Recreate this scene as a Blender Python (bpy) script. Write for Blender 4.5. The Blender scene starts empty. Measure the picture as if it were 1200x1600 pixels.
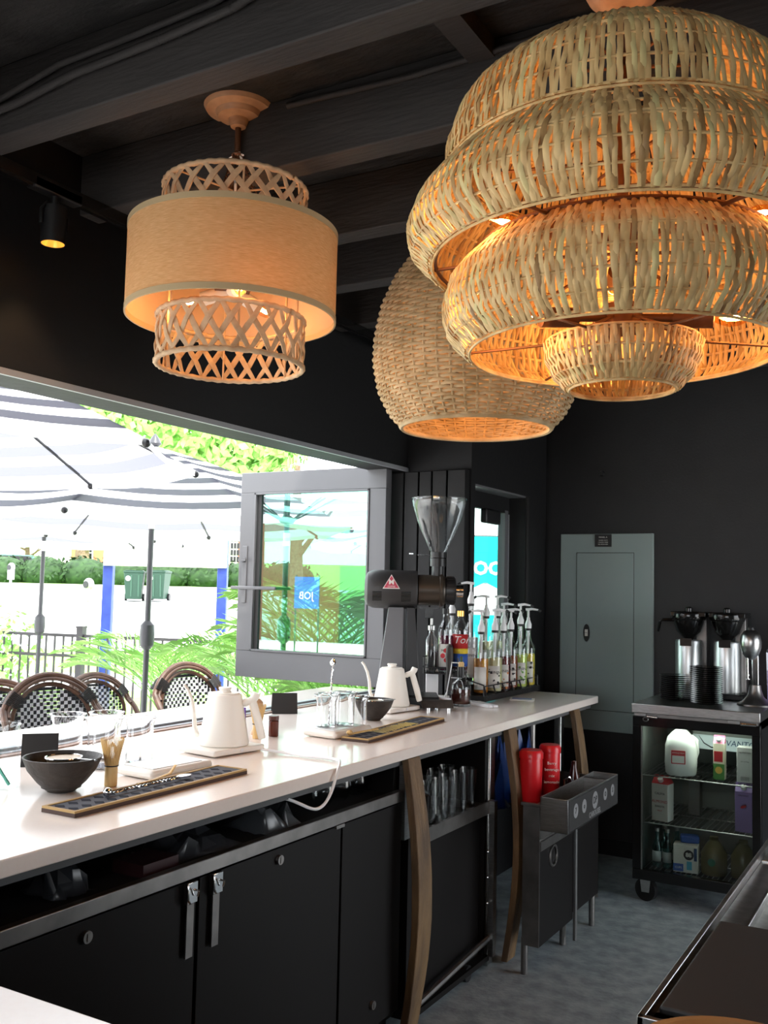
import bpy, math, random
from mathutils import Matrix, Vector, noise as mnoise
random.seed(7)
D = bpy.data
SC = bpy.context.scene
COL = SC.collection
PI = math.pi
R = math.radians

# ------------------------------------------------------------------ camera, world, sun, exposure
cam_d = D.cameras.new('camera'); cam = D.objects.new('camera', cam_d); COL.objects.link(cam)
SC.camera = cam
yaw, pit, rol = R(30.1004), R(4.5051), R(1.2961)
fwd = Vector((-math.sin(yaw)*math.cos(pit), math.cos(yaw)*math.cos(pit), math.sin(pit)))
rt0 = Vector((math.cos(yaw), math.sin(yaw), 0)); up0 = rt0.cross(fwd)
rt = math.cos(rol)*rt0 + math.sin(rol)*up0; upv = -math.sin(rol)*rt0 + math.cos(rol)*up0
m = Matrix((rt, upv, -fwd)).transposed().to_4x4(); m.translation = Vector((0, 0, 1.5))
cam.matrix_world = m
cam_d.sensor_fit = 'VERTICAL'; cam_d.sensor_height = 24.0; cam_d.lens = 1509.5/1600*24
cam_d.clip_start = .05; cam_d.clip_end = 400

w = D.worlds.new('sky'); SC.world = w; w.use_nodes = True
bg = w.node_tree.nodes['Background']; bg.inputs[0].default_value = (.90, .95, 1, 1); bg.inputs[1].default_value = 7.2
sun_d = D.lights.new('sun', 'SUN'); sun_d.energy = 7.0; sun_d.angle = R(2); sun_d.color = (1, .95, .86)
sun = D.objects.new('sun', sun_d); COL.objects.link(sun)
sun.rotation_euler = Vector((-.45, .30, -1)).to_track_quat('-Z', 'Y').to_euler()
SC.view_settings.view_transform = 'Standard'; SC.view_settings.look = 'None'
SC.view_settings.exposure = 0.0; SC.view_settings.gamma = 1; SC.view_settings.use_curve_mapping = False
try:
    SC.cycles.max_bounces = 10; SC.cycles.transparent_max_bounces = 16; SC.cycles.transmission_bounces = 10
    SC.cycles.caustics_reflective = False; SC.cycles.caustics_refractive = False
    SC.cycles.sample_clamp_indirect = 6
except Exception: pass

# ------------------------------------------------------------------ materials
def ramp2(nt, fac, c1, c2, p1=.35, p2=.65):
    r = nt.nodes.new('ShaderNodeValToRGB'); e = r.color_ramp.elements
    e[0].position = p1; e[0].color = (*c1, 1); e[1].position = p2; e[1].color = (*c2, 1)
    nt.links.new(fac, r.inputs[0]); return r.outputs[0]
def M(name, col, rough=.5, metal=0, col2=None, nscale=20, bump=0, bscale=60, trans=0, ior=1.45, emis=None, estr=0,
      stretch=(1, 1, 1), spec=.5, p=(.35, .65), sheen=0, coat=0, sub=0):
    mt = D.materials.new(name); mt.use_nodes = True; nt = mt.node_tree; b = nt.nodes['Principled BSDF']
    b.inputs['Base Color'].default_value = (*col, 1); b.inputs['Roughness'].default_value = rough
    b.inputs['Metallic'].default_value = metal; b.inputs['IOR'].default_value = ior
    b.inputs['Specular IOR Level'].default_value = spec; b.inputs['Transmission Weight'].default_value = trans
    b.inputs['Coat Weight'].default_value = coat
    if emis: b.inputs['Emission Color'].default_value = (*emis, 1); b.inputs['Emission Strength'].default_value = estr
    if col2 or bump:
        tc = nt.nodes.new('ShaderNodeTexCoord'); mp = nt.nodes.new('ShaderNodeMapping'); mp.inputs['Scale'].default_value = stretch
        nt.links.new(tc.outputs['Object'], mp.inputs[0])
    if col2:
        n = nt.nodes.new('ShaderNodeTexNoise'); n.inputs['Scale'].default_value = nscale; n.inputs['Detail'].default_value = 5
        nt.links.new(mp.outputs[0], n.inputs['Vector'])
        nt.links.new(ramp2(nt, n.outputs[0], col, col2, *p), b.inputs['Base Color'])
    if bump:
        n = nt.nodes.new('ShaderNodeTexNoise'); n.inputs['Scale'].default_value = bscale; n.inputs['Detail'].default_value = 6
        nt.links.new(mp.outputs[0], n.inputs['Vector'])
        bp = nt.nodes.new('ShaderNodeBump'); bp.inputs['Strength'].default_value = bump; bp.inputs['Distance'].default_value = .01
        nt.links.new(n.outputs[0], bp.inputs['Height']); nt.links.new(bp.outputs[0], b.inputs['Normal'])
    return mt
def translucent(name, col, fac=.5, col2=None, nscale=20, stretch=(1, 1, 1), rough=.9, weave=None):
    mt = D.materials.new(name); mt.use_nodes = True; nt = mt.node_tree; nt.nodes.clear()
    o = nt.nodes.new('ShaderNodeOutputMaterial'); mx = nt.nodes.new('ShaderNodeMixShader'); mx.inputs[0].default_value = fac
    a = nt.nodes.new('ShaderNodeBsdfDiffuse'); t = nt.nodes.new('ShaderNodeBsdfTranslucent')
    nt.links.new(a.outputs[0], mx.inputs[1]); nt.links.new(t.outputs[0], mx.inputs[2]); nt.links.new(mx.outputs[0], o.inputs[0])
    for s in (a, t): s.inputs[0].default_value = (*col, 1)
    if col2:
        tc = nt.nodes.new('ShaderNodeTexCoord'); mp = nt.nodes.new('ShaderNodeMapping'); mp.inputs['Scale'].default_value = stretch
        n = nt.nodes.new('ShaderNodeTexNoise'); n.inputs['Scale'].default_value = nscale; n.inputs['Detail'].default_value = 6
        nt.links.new(tc.outputs['Object'], mp.inputs[0]); nt.links.new(mp.outputs[0], n.inputs['Vector'])
        c = ramp2(nt, n.outputs[0], col, col2, .3, .7)
        for s in (a, t): nt.links.new(c, s.inputs[0])
    return mt
def pane(name, tint, refl=.3, rough=0):
    mt = D.materials.new(name); mt.use_nodes = True; nt = mt.node_tree; nt.nodes.clear()
    o = nt.nodes.new('ShaderNodeOutputMaterial'); mx = nt.nodes.new('ShaderNodeMixShader')
    t = nt.nodes.new('ShaderNodeBsdfTransparent'); g = nt.nodes.new('ShaderNodeBsdfGlossy')
    t.inputs[0].default_value = (*tint, 1); g.inputs['Roughness'].default_value = rough
    f = nt.nodes.new('ShaderNodeLayerWeight'); f.inputs[0].default_value = .5
    pw = nt.nodes.new('ShaderNodeMath'); pw.operation = 'POWER'; pw.inputs[1].default_value = 5; nt.links.new(f.outputs['Facing'], pw.inputs[0])
    ad = nt.nodes.new('ShaderNodeMath'); ad.operation = 'MULTIPLY_ADD'; ad.inputs[1].default_value = .5; ad.inputs[2].default_value = refl+.01; ad.use_clamp = True
    nt.links.new(pw.outputs[0], ad.inputs[0]); nt.links.new(ad.outputs[0], mx.inputs[0])
    nt.links.new(t.outputs[0], mx.inputs[1]); nt.links.new(g.outputs[0], mx.inputs[2]); nt.links.new(mx.outputs[0], o.inputs[0])
    return mt
m_blackwall = M('black wall paint', (.0052, .0052, .006), .6, bump=.12, bscale=30, spec=.4)
m_backwall = M('charcoal wall paint', (.0125, .0125, .014), .5, col2=(.016, .016, .0175), nscale=6, bump=.1, bscale=80)
m_ceil = M('black sprayed ceiling', (.005, .005, .005), .8, col2=(.019, .018, .0175), nscale=7, bump=.8, bscale=18, stretch=(1, 3, 1))
m_beam = M('black painted timber', (.022, .020, .0195), .75, col2=(.031, .028, .027), nscale=12, bump=.3, bscale=40, stretch=(.3, 2, 2))
m_floor = M('blue grey concrete floor', (.19, .225, .245), .5, col2=(.34, .38, .40), nscale=14, bump=.25, bscale=50)
m_stone = M('white quartz', (.84, .745, .68), .15, col2=(.86, .775, .715), nscale=90, spec=.5, p=(.2, .8))  # warm lamp light on the white stone is mixed into its base colour
m_under = M('grey board', (.10, .10, .10), .7)
m_blk = M('black plastic', (.012, .012, .013), .38)
m_blkm = M('matte black', (.018, .017, .017), .6)
m_blkg = M('gloss black', (.008, .008, .008), .15)
m_cab = M('black cabinet laminate', (.0055, .0045, .0045), .5, spec=.22)
m_steel = M('brushed stainless steel', (.55, .55, .54), .28, 1, col2=(.42, .42, .41), nscale=30, stretch=(1, 1, 12), bump=.05, bscale=80)
m_steeld = M('dull stainless steel', (.28, .265, .255), .38, 1, col2=(.20, .19, .185), nscale=12)
m_chrome = M('chrome', (.8, .8, .8), .08, 1)
m_alu = M('window aluminium', (.33, .34, .36), .45, .4)
m_sash = M('dark grey powder coat', (.115, .115, .122), .42)
m_brownstrip = M('brown wood strip', (.33, .20, .15), .5, col2=(.25, .15, .11), nscale=25)
m_stave = M('aged oak', (.20, .12, .055), .6, col2=(.085, .050, .026), nscale=5, stretch=(3, 3, .8), bump=.4, bscale=30)
m_glass = M('clear glass', (1, 1, 1), .02, trans=1, ior=1.45)
m_wglass = pane('window glass', (.88, .97, .93), .06)
m_sglass = pane('tinted window glass', (.50, .86, .76), .42)
m_fglass = pane('fridge door glass', (.80, .84, .82), .03)
m_thin = pane('thin clear glass', (.95, .96, .96), .035, .02)
m_cane = M('rattan cane', (.72, .51, .24), .5, col2=(.40, .23, .085), nscale=9, stretch=(3, 3, .7), p=(.4, .75), spec=.35)
m_cane_b = M('brown rattan cane', (.46, .29, .12), .5, col2=(.27, .15, .06), nscale=12, stretch=(3, 3, .9), spec=.35)
m_cane_g = M('greenish rattan cane', (.66, .55, .26), .5, col2=(.40, .25, .10), nscale=7, stretch=(3, 3, .7), p=(.45, .8), spec=.35)
m_wick = M('natural wicker', (.55, .40, .22), .6, col2=(.36, .25, .12), nscale=14, bump=.2)
m_rope = M('pale woven strap', (.58, .40, .24), .7, col2=(.44, .29, .17), nscale=30, bump=.2)
m_linen = translucent('honey linen', (.80, .60, .33), .4, col2=(.60, .38, .17), nscale=34, stretch=(1.2, 1.2, 26))
m_trim = M('linen binding', (.46, .34, .19), .8)
m_liner = translucent('pale peach liner', (.82, .60, .44), .4)
m_wood = M('turned wood', (.50, .30, .17), .4, col2=(.38, .21, .11), nscale=20, stretch=(1, 1, 3))
m_bronze = M('bronze metal', (.16, .075, .04), .5, .6)
m_bulb = M('lit bulb', (1, .7, .4), .3, emis=(1, .50, .16), estr=28)
m_filament = M('lit filament', (1, .7, .4), .3, emis=(1, .72, .32), estr=120)
m_amber = pane('amber bulb glass', (1, .75, .45), .05)
m_track_lamp = M('lit spot lens', (1, .8, .5), .3, emis=(1, .68, .30), estr=14)
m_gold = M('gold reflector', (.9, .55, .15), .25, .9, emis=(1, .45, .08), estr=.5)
m_white = M('white enamel', (.86, .82, .76), .35)
m_whitep = M('white plastic', (.82, .82, .83), .35)
m_cream = M('cream matte kettle coating', (.84, .80, .73), .42)
m_bowl = M('dark stoneware', (.022, .018, .016), .55, col2=(.045, .036, .030), nscale=18, bump=.3, bscale=60)
m_bamboo = M('bamboo', (.72, .50, .22), .45, col2=(.60, .38, .15), nscale=30, stretch=(6, 6, .6))
m_panel = M('grey green enamel', (.27, .335, .325), .42, col2=(.29, .35, .335), nscale=4)
m_label = M('off white label', (.75, .73, .68), .6)
m_ink = M('black ink', (.02, .02, .02), .6)
m_red = M('red plastic', (.62, .012, .018), .3)
m_redp = M('red print', (.55, .03, .04), .5)
m_blue = M('blue print', (.03, .10, .40), .5)
m_bluepost = M('blue painted post', (.012, .03, .20), .5, col2=(.02, .045, .26), nscale=8)
m_purple = M('purple carton', (.32, .22, .50), .5)
m_grass = M('grass', (.20, .42, .06), .9, col2=(.30, .55, .10), nscale=3)
m_leaf = M('leaf green', (.10, .26, .05), .6, col2=(.20, .42, .09), nscale=3)
m_leafl = M('bright leaf green', (.22, .50, .09), .5, col2=(.38, .68, .16), nscale=5)
m_hedge = M('hedge green', (.010, .034, .007), .8, col2=(.024, .065, .013), nscale=4)
m_bark = M('bark', (.22, .15, .10), .9, col2=(.12, .08, .05), nscale=12)
m_patio = M('pale patio concrete', (.62, .60, .57), .8, col2=(.70, .68, .65), nscale=3)
m_road = M('pale asphalt', (.45, .44, .43), .9, col2=(.50, .49, .48), nscale=2)
m_brick = M('orange brick', (.50, .20, .11), .85, col2=(.40, .15, .08), nscale=30)
m_umbw = translucent('white canvas', (.88, .88, .90), .42)
m_umbk = translucent('black canvas', (.045, .045, .065), .6)
for n_ in m_umbk.node_tree.nodes:
    if n_.type == 'BSDF_TRANSLUCENT': n_.inputs[0].default_value = (.20, .20, .23, 1)
m_pole = M('dark grey pole', (.05, .05, .055), .4, .3)
m_fence = M('black fence aluminium', (.03, .028, .03), .5)
m_rattan_dark = M('brown rattan frame', (.13, .065, .04), .45, col2=(.075, .036, .022), nscale=25)
m_weavek = M('black weave', (.018, .018, .022), .5)
m_weavew = M('white weave', (.72, .72, .76), .5)
m_bin = M('green bin plastic', (.025, .07, .045), .5)
m_teal = M('teal canvas', (.0, .52, .55), .7)
m_greym = M('meter grey', (.35, .35, .37), .4, .5)

# ------------------------------------------------------------------ mesh builder
class MB:
    def __init__(s): s.v = []; s.f = []; s.mi = []; s.k = 0
    def _add(s, vs, fs, mi=None):
        o = len(s.v); s.v += [tuple(p) for p in vs]; s.f += [tuple(i+o for i in f) for f in fs]
        s.mi += [s.k if mi is None else mi]*len(fs); return s
    def box(s, x0, x1, y0, y1, z0, z1, mat=None):
        vs = [Vector((x, y, z)) for z in (z0, z1) for y in (y0, y1) for x in (x0, x1)]
        if mat: vs = [mat @ p for p in vs]
        return s._add(vs, [(0, 2, 3, 1), (4, 5, 7, 6), (0, 1, 5, 4), (2, 6, 7, 3), (0, 4, 6, 2), (1, 3, 7, 5)])
    def hexa(s, b, t):                      # 4 bottom points, 4 top points, counter-clockwise
        return s._add(list(b)+list(t), [(3, 2, 1, 0), (4, 5, 6, 7)]+[(i, (i+1) % 4, 4+(i+1) % 4, 4+i) for i in range(4)])
    def prism(s, pts, z0, z1, mat=None):
        n = len(pts); vs = [Vector((p[0], p[1], z)) for z in (z0, z1) for p in pts]
        if mat: vs = [mat @ p for p in vs]
        return s._add(vs, [tuple(range(n-1, -1, -1)), tuple(range(n, 2*n))]+[(i, (i+1) % n, n+(i+1) % n, n+i) for i in range(n)])
    def tube(s, path, r, n=8, closed=False, sq=1.0, cap=True, upv=None):
        P = [Vector(p) for p in path]; L = len(P); rr = r if isinstance(r, (list, tuple)) else [r]*L
        vs = []; prev = None
        for i, p in enumerate(P):
            if closed: t = (P[(i+1) % L]-P[i-1])
            else: t = P[min(i+1, L-1)]-P[max(i-1, 0)]
            if t.length < 1e-9: t = Vector((0, 0, 1))
            t.normalize()
            if upv is not None:
                u = Vector(upv(p) if callable(upv) else upv); u = (u-t*u.dot(t))
                if u.length < 1e-6: u = t.orthogonal()
                u.normalize()
            elif prev is None: u = t.orthogonal().normalized()
            else:
                u = prev-t*prev.dot(t)
                u = u.normalized() if u.length > 1e-6 else t.orthogonal().normalized()
            prev = u; q = t.cross(u)
            for k in range(n):
                a = 2*PI*k/n; vs.append(p+u*(math.cos(a)*rr[i]*sq)+q*(math.sin(a)*rr[i]))
        fs = []
        for i in range(L if closed else L-1):
            j = (i+1) % L
            for k in range(n): fs.append((i*n+k, i*n+(k+1) % n, j*n+(k+1) % n, j*n+k))
        if not closed and cap: fs += [tuple(range(n-1, -1, -1)), tuple((L-1)*n+k for k in range(n))]
        return s._add(vs, fs)
    def cyl(s, p0, p1, r0, r1=None, n=20): return s.tube([p0, p1], [r0, r0 if r1 is None else r1], n)
    def lathe(s, prof, n=32, mat=None, sc=(1, 1), a0=0, a1=2*PI):
        full = abs(a1-a0-2*PI) < 1e-6; vs = []; cols = n if full else n+1
        for r, z in prof:
            for k in range(cols):
                a = a0+(a1-a0)*k/n; vs.append(Vector((r*math.cos(a)*sc[0], r*math.sin(a)*sc[1], z)))
        if mat: vs = [mat @ p for p in vs]
        fs = []
        for i in range(len(prof)-1):
            for k in range(n):
                k2 = (k+1) % cols; fs.append((i*cols+k, i*cols+k2, (i+1)*cols+k2, (i+1)*cols+k))
        if full:
            if prof[0][0] > 1e-5: fs.append(tuple(range(cols-1, -1, -1))) if not getattr(s, 'open_', 0) else None
            if prof[-1][0] > 1e-5: fs.append(tuple((len(prof)-1)*cols+k for k in range(cols))) if not getattr(s, 'open_', 0) else None
        return s._add(vs, fs)
    def shell(s, prof, th, n=32, mat=None, sc=(1, 1)):   # open vessel: outer profile then back along the inside, ends closed into a ring
        inner = [(max(r-th, 0), z) for r, z in reversed(prof)]
        s.open_ = 1; s.lathe(prof+inner+[prof[0]], n, mat, sc); s.open_ = 0; return s
    def ball(s, c, r, n=16, sc=(1, 1, 1)):
        m_ = Matrix.Translation(Vector(c)) @ Matrix.Diagonal((r*sc[0], r*sc[1], r*sc[2], 1))
        s.lathe([(max(math.sin(PI*i/n), 1e-6 if i in (0, n) else 0), -math.cos(PI*i/n)) for i in range(n+1)], n, m_); return s
    def quad(s, a, b, c, d): return s._add([a, b, c, d], [(0, 1, 2, 3)])
def build(name, mb, mats, parent=None, loc=None, rz=0, bevel=0, ang=35, solid=0):
    me = D.meshes.new(name); me.from_pydata([tuple(p) for p in mb.v], [], mb.f)
    if not isinstance(mats, (list, tuple)): mats = [mats]
    for q in mats: me.materials.append(q)
    if len(mats) > 1: me.polygons.foreach_set('material_index', mb.mi)
    me.polygons.foreach_set('use_smooth', [True]*len(me.polygons)); me.set_sharp_from_angle(angle=R(ang)); me.validate(); me.update()
    o = D.objects.new(name, me); COL.objects.link(o)
    if parent: o.parent = parent
    if loc: o.location = loc
    o.rotation_euler = (0, 0, rz)
    if bevel:
        b = o.modifiers.new('bevel', 'BEVEL'); b.width = bevel; b.segments = 2; b.limit_method = 'ANGLE'; b.angle_limit = R(50)
    if solid:
        b = o.modifiers.new('solid', 'SOLIDIFY'); b.thickness = solid; b.offset = 0
    return o
def tag(o, label=None, cat=None, group=None, kind=None):
    if label: o['label'] = label
    if cat: o['category'] = cat
    if group: o['group'] = group
    if kind: o['kind'] = kind
    return o
def thing(name, label, cat, loc=(0, 0, 0), rz=0, group=None):
    o = D.objects.new(name, None); COL.objects.link(o); o.location = loc; o.rotation_euler = (0, 0, rz); o.empty_display_size = .05
    return tag(o, label, cat, group)
def struct(name, mb, mt, **k): return tag(build(name, mb, mt, **k), kind='structure')
def dup(o, loc=None, rz=None, label=None, parent=None, group=None):
    c = o.copy(); COL.objects.link(c)
    if parent: c.parent = parent
    if loc is not None: c.location = loc
    if rz is not None: c.rotation_euler = (0, 0, rz)
    if label: c['label'] = label
    if group: c['group'] = group
    for ch in KIDS(o): dup(ch, parent=c)
    return c
def KIDS(o): return [q for q in D.objects if q.parent == o]
def text(name, body, size, mt, parent=None, mat=Matrix(), depth=.0006, align='CENTER', shear=0, name2=None, bold=0):
    cu = D.curves.new(name, 'FONT'); cu.body = body; cu.size = size; cu.extrude = depth; cu.align_x = align; cu.align_y = 'CENTER'
    cu.shear = shear; cu.offset = bold; cu.resolution_u = 2
    t = D.objects.new('tmp', cu); COL.objects.link(t); bpy.context.view_layer.update()
    me = D.meshes.new_from_object(t.evaluated_get(bpy.context.evaluated_depsgraph_get())); D.objects.remove(t); D.curves.remove(cu)
    me.transform(mat); me.materials.clear(); me.materials.append(mt); me.name = name
    o = D.objects.new(name, me); COL.objects.link(o)
    if parent: o.parent = parent
    return o
def frame(origin, xdir, ydir):
    x = Vector(xdir).normalized(); y = Vector(ydir).normalized(); z = x.cross(y)
    m_ = Matrix((x, y, z)).transposed().to_4x4(); m_.translation = Vector(origin); return m_
def T(x, y, z): return Matrix.Translation((x, y, z))
def RX(a): return Matrix.Rotation(a, 4, 'X')
def RY(a): return Matrix.Rotation(a, 4, 'Y')
def RZ(a): return Matrix.Rotation(a, 4, 'Z')
def circ(r, z, n=48, cx=0, cy=0): return [(cx+r*math.cos(2*PI*k/n), cy+r*math.sin(2*PI*k/n), z) for k in range(n)]

# ------------------------------------------------------------------ the room
b = MB().box(-2.62, 2.2, -2.6, 5.75, -.10, 0); struct('floor', b, m_floor)
b = MB().box(-2.62, 2.2, -2.6, 5.75, 2.90, 3.05); struct('ceiling', b, m_ceil)
b = MB().box(-2.62, -2.44, -2.6, 4.45, 2.12, 2.90).box(-2.62, -2.44, -2.6, -1.9, 0, 2.12); struct('wall_left', b, m_blackwall)
b = MB().box(-2.62, -2.44, -1.9, 4.45, 0, .93); struct('wall_left', b, m_blackwall)
b = MB().box(-2.62, -2.07, 4.45, 4.50, 0, 2.90)                                     # jog beside the opening
b.box(-2.35, -2.07, 4.50, 5.19, 0, .93).box(-2.35, -2.07, 4.50, 5.19, 2.045, 2.90).box(-2.20, -2.07, 5.19, 5.5, 0, 2.90)
b.box(-2.20, -2.10, 5.5, 5.60, 0, 2.9)
struct('wall_left_rear', b, m_blackwall)
b = MB().box(-2.20, 2.2, 5.60, 5.75, 0, 2.90); struct('wall_back', b, m_backwall)
b = MB().box(1.9, 2.05, -2.6, .2, 0, 2.9).box(1.9, 2.05, .2, 2.9, 0, 2.9).box(1.9, 2.05, 2.9, 3.3, 0, 2.9)
b.box(1.9, 2.05, 3.3, 5.45, 2.1, 2.9).box(1.9, 2.05, 5.45, 5.75, 0, 2.9)
struct('wall_right', b, m_blackwall)
b = MB().box(-2.62, -1.7, -2.6, -2.45, 0, 2.9).box(-1.7, 1.6, -2.6, -2.45, 2.3, 2.9).box(-1.7, 1.6, -2.6, -2.45, 0, .9).box(1.6, 2.2, -2.6, -2.45, 0, 2.9); struct('wall_front', b, m_blackwall)
for i, y in enumerate((-1.28, -.78, -.27, .23, .735, 1.24, 1.745, 2.25, 2.78, 3.26, 3.77, 4.28, 4.79, 5.30)):
    b = MB().box(-2.44, 1.9, y-.085, y, 2.70, 2.90); struct('trim_%d' % (i+1), b, m_beam, bevel=.004)
b = MB().box(-2.445, -2.432, -2.0, 4.45, 2.115, 2.135); struct('trim_15', b, m_alu)
b = MB().box(-2.54, -2.47, -1.9, 4.45, .93, .976).box(-2.527, -2.50, -1.9, 4.45, .976, .984); struct('trim_16', b, m_alu)
b = MB().box(-2.47, -2.44, -1.9, 4.45, .93, .974); struct('trim_17', b, m_brownstrip)
# folded sashes stacked against the jog
for i, (x0, x1) in enumerate(((-2.60, -2.45), (-2.44, -2.36), (-2.35, -2.28), (-2.27, -2.19), (-2.18, -2.08))):
    b = MB().box(x0, x1, 4.425-.006*i, 4.45, .972, 2.11); struct('trim_%d' % (18+i), b, m_blackwall, bevel=.004)
b = MB().box(-2.20, -2.17, 4.50, 5.19, .97, 1.02).box(-2.20, -2.17, 4.50, 5.19, 1.945, 2.045)
wf = struct('window_1', b, m_blackwall)
b = MB().box(-2.212, -2.168, 5.125, 5.17, .97, 1.96); struct('window_frame', b, m_sash, parent=wf)
b = MB().box(-2.212, -2.166, 5.174, 5.184, .97, 1.94); struct('window_frame', b, m_alu, parent=wf)
b = MB().box(-2.19, -2.184, 4.51, 5.13, 1.0, 1.96); struct('window_pane', b, m_wglass, parent=wf)
b = MB().box(-2.17, -2.13, 4.78, 4.98, 1.865, 1.945); struct('window_catch', b, m_blk, parent=wf, bevel=.01)
b = MB().box(-2.069, -2.064, 5.20, 5.23, .97, 2.04); struct('trim_23', b, m_blkm)
b = MB().box(-2.27, -2.07, 4.50, 5.19, 2.035, 2.045); struct('trim_24', b, m_sash)
b = MB().box(-2.0, 1.9, 5.588, 5.60, 0, .09); struct('baseboard_back', b, m_blackwall)

# ------------------------------------------------------------------ outdoors: the ground in bands along the view
U = Vector((.866, .5, 0)); V = Vector((-.5, .866, 0))
def P(u, d, z=0): q = U*u+V*d; return Vector((q.x, q.y, z))
def band(name, segs, mt, u0=-90, u1=60, kind='structure'):
    b = MB(); n = 30
    for (d0, z0, d1, z1) in segs:
        for k in range(n):
            ua, ub = u0+(u1-u0)*k/n, u0+(u1-u0)*(k+1)/n
            b.quad(P(ua, d0, z0), P(ub, d0, z0), P(ub, d1, z1), P(ua, d1, z1))
    return tag(build(name, b, mt), kind=kind)
band('patio', [(-40, -.105, 11, -.105)], m_patio)
band('lawn', [(11, -.105, 14.5, -.1), (17, -.1, 22, -.05)], m_grass)
band('sidewalk', [(14.5, -.1, 17, -.1)], m_patio)
band('road', [(22, -.05, 24, 0), (24, 0, 34, .85), (34, .85, 43, 1.17)], m_road)
b = MB()
for k in range(30):
    ua, ub = -90+5*k, -85+5*k
    b.hexa([P(ua, 43, 1.1), P(ub, 43, 1.1), P(ub, 43.5, 1.1), P(ua, 43.5, 1.1)], [P(ua, 43, 1.36), P(ub, 43, 1.36), P(ub, 43.5, 1.36), P(ua, 43.5, 1.36)])
struct('curb', b, m_patio)
band('verge', [(43.5, 1.34, 48, 1.5), (48, 1.5, 110, 4)], m_grass)

def leafy(b, center, rad, n, size, rnd, shell=.75):
    for i in range(n):
        d = Vector((rnd.gauss(0, 1), rnd.gauss(0, 1), rnd.gauss(0, 1))).normalized()
        q = Vector((d.x*rad[0], d.y*rad[1], d.z*rad[2]))*(shell+(1-shell)*rnd.random()*1.25)
        c = Vector(center)+q; a = d.orthogonal().normalized(); a.rotate(Matrix.Rotation(rnd.random()*6.28, 3, d)); e = d.cross(a)
        nrm = (d+Vector((rnd.uniform(-.6, .6), rnd.uniform(-.6, .6), rnd.uniform(-.6, .6)))).normalized()
        a = (a-nrm*a.dot(nrm)).normalized(); e = nrm.cross(a); s = size*rnd.uniform(.6, 1.3)
        b._add([c-a*s, c-e*s*.5, c+a*s, c+e*s*.5], [(0, 1, 2, 3)])
rnd = random.Random(3)
# ---- hedge
b = MB()
for k in range(26):
    u = -52+k*1.9; c = P(u*1.0, 45.2, 1.85)
    leafy(b, c, (1.5, 1.2, .85), 420, .13, rnd)
hx = thing('hedge', 'long clipped dark green hedge beyond the road', 'hedge', P(-20, 45, 1.3))
hm = MB()
for k in range(26):
    c = P(-52+k*1.9, 45.2, 1.8)-Vector(hx.location); hm.ball(c, 1, 12, (1.35, 1.05, .78))
build('stems', hm, m_hedge, hx)
b.v = [tuple(Vector(q)-Vector(hx.location)) for q in b.v]; build('foliage', b, m_hedge, hx)
# ---- far trees
def tree(label, base, h, crown, rad, n, size, tr=.18, lm=None):
    t = thing('tree', label, 'tree', base); b = MB()
    b.tube([(0, 0, 0), (.05, 0, h*.35), (-.05, .05, h*.7), (0, 0, h)], [tr*1.2, tr, tr*.8, tr*.4], 10)
    for k in range(5):
        a = k*1.3; b.tube([(0, 0, h*(.45+.08*k)), (math.cos(a)*rad[0]*.5, math.sin(a)*rad[1]*.5, h*.75+.1*k)], [tr*.5, tr*.15], 6)
    build('trunk', b, m_bark, t)
    b = MB()
    for (dx, dy, dz, s) in crown: leafy(b, (dx, dy, h+dz), tuple(q*s for q in rad), int(n*s), size, rnd, .6)
    build('crown', b, lm or m_leaf, t); return t
tree('tall leafy green tree showing above the striped umbrellas', (-16.2, 22.9, 0), 5.0, [(-4.6, -.4, 1.3, 1), (-6.6, -1.6, 1.9, .8), (-2.6, .8, .7, .75)], (2.6, 2.2, 1.2), 2100, .20, .2, m_leafl)
tree('street tree with pale forked trunk in front of the brick building', (-38.6, 35.5, 1.4), 3.1, [(0, 0, .9, 1)], (1.6, 1.6, .9), 600, .2, .38)
tree('small round-topped street tree left of the far umbrella pole', (-44.2, 36.7, 1.4), 2.5, [(0, 0, .5, 1)], (1.9, 1.9, .6), 700, .2, .16)
tree('thick-trunked street tree at the far left edge', (-46.6, 34.2, 1.4), 3.6, [(0, 0, .9, 1)], (1.3, 1.3, .8), 500, .2, .35)
# ---- brick building
t = thing('brick_building', 'orange brick building with tall paned windows beyond the hedge', 'building', (-45, 43, 1.6), R(30))
b = MB().box(-1.9, 9.3, 0, 6, 0, 8); build('wall', b, m_brick, t)
b = MB().box(-1.2, -.55, -.05, .02, .8, 3.0).box(9.4-1.5, 9.4-1.0, -.05, .02, .8, 3.0); build('window_recess', b, m_white, t)
for x in (-1.2, 7.9):
    wn = MB()
    for i in range(3):
        for j in range(5): wn.box(x+.05+i*.19, x+.05+i*.19+.15, -.09, -.04, .87+j*.42, .87+j*.42+.34)
    build('window', wn, m_blkg, t)
b = MB().box(-14, -1.9, .5, 6, 0, 7); build('wall', b, m_white, t)
# ---- parked car behind hedge
t = thing('car', 'dark green car parked behind the hedge', 'car', (-41.2, 34.0, 1.35), R(30))
b = MB().prism([(-2.1, .25), (2.1, .25), (2.15, .8), (1.3, .95), (.7, 1.42), (-.9, 1.45), (-1.6, 1.0), (-2.15, .85)], -.8, .8, frame((0, 0, 0), (1, 0, 0), (0, 0, 1)))
build('body', b, M('green car paint', (.03, .12, .09), .25, coat=.6), t, bevel=.06)
b = MB().prism([(-.8, 1.0), (.95, 1.0), (.6, 1.36), (-.75, 1.38)], -.82, .82, frame((0, 0, 0), (1, 0, 0), (0, 0, 1))); build('window_glass', b, m_blkg, t)
for x in (-1.35, 1.35):
    for y in (-.78, .78): build('wheel', MB().cyl((x, y-.1, .32), (x, y+.1, .32), .32, n=20), m_blk, t)
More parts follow.
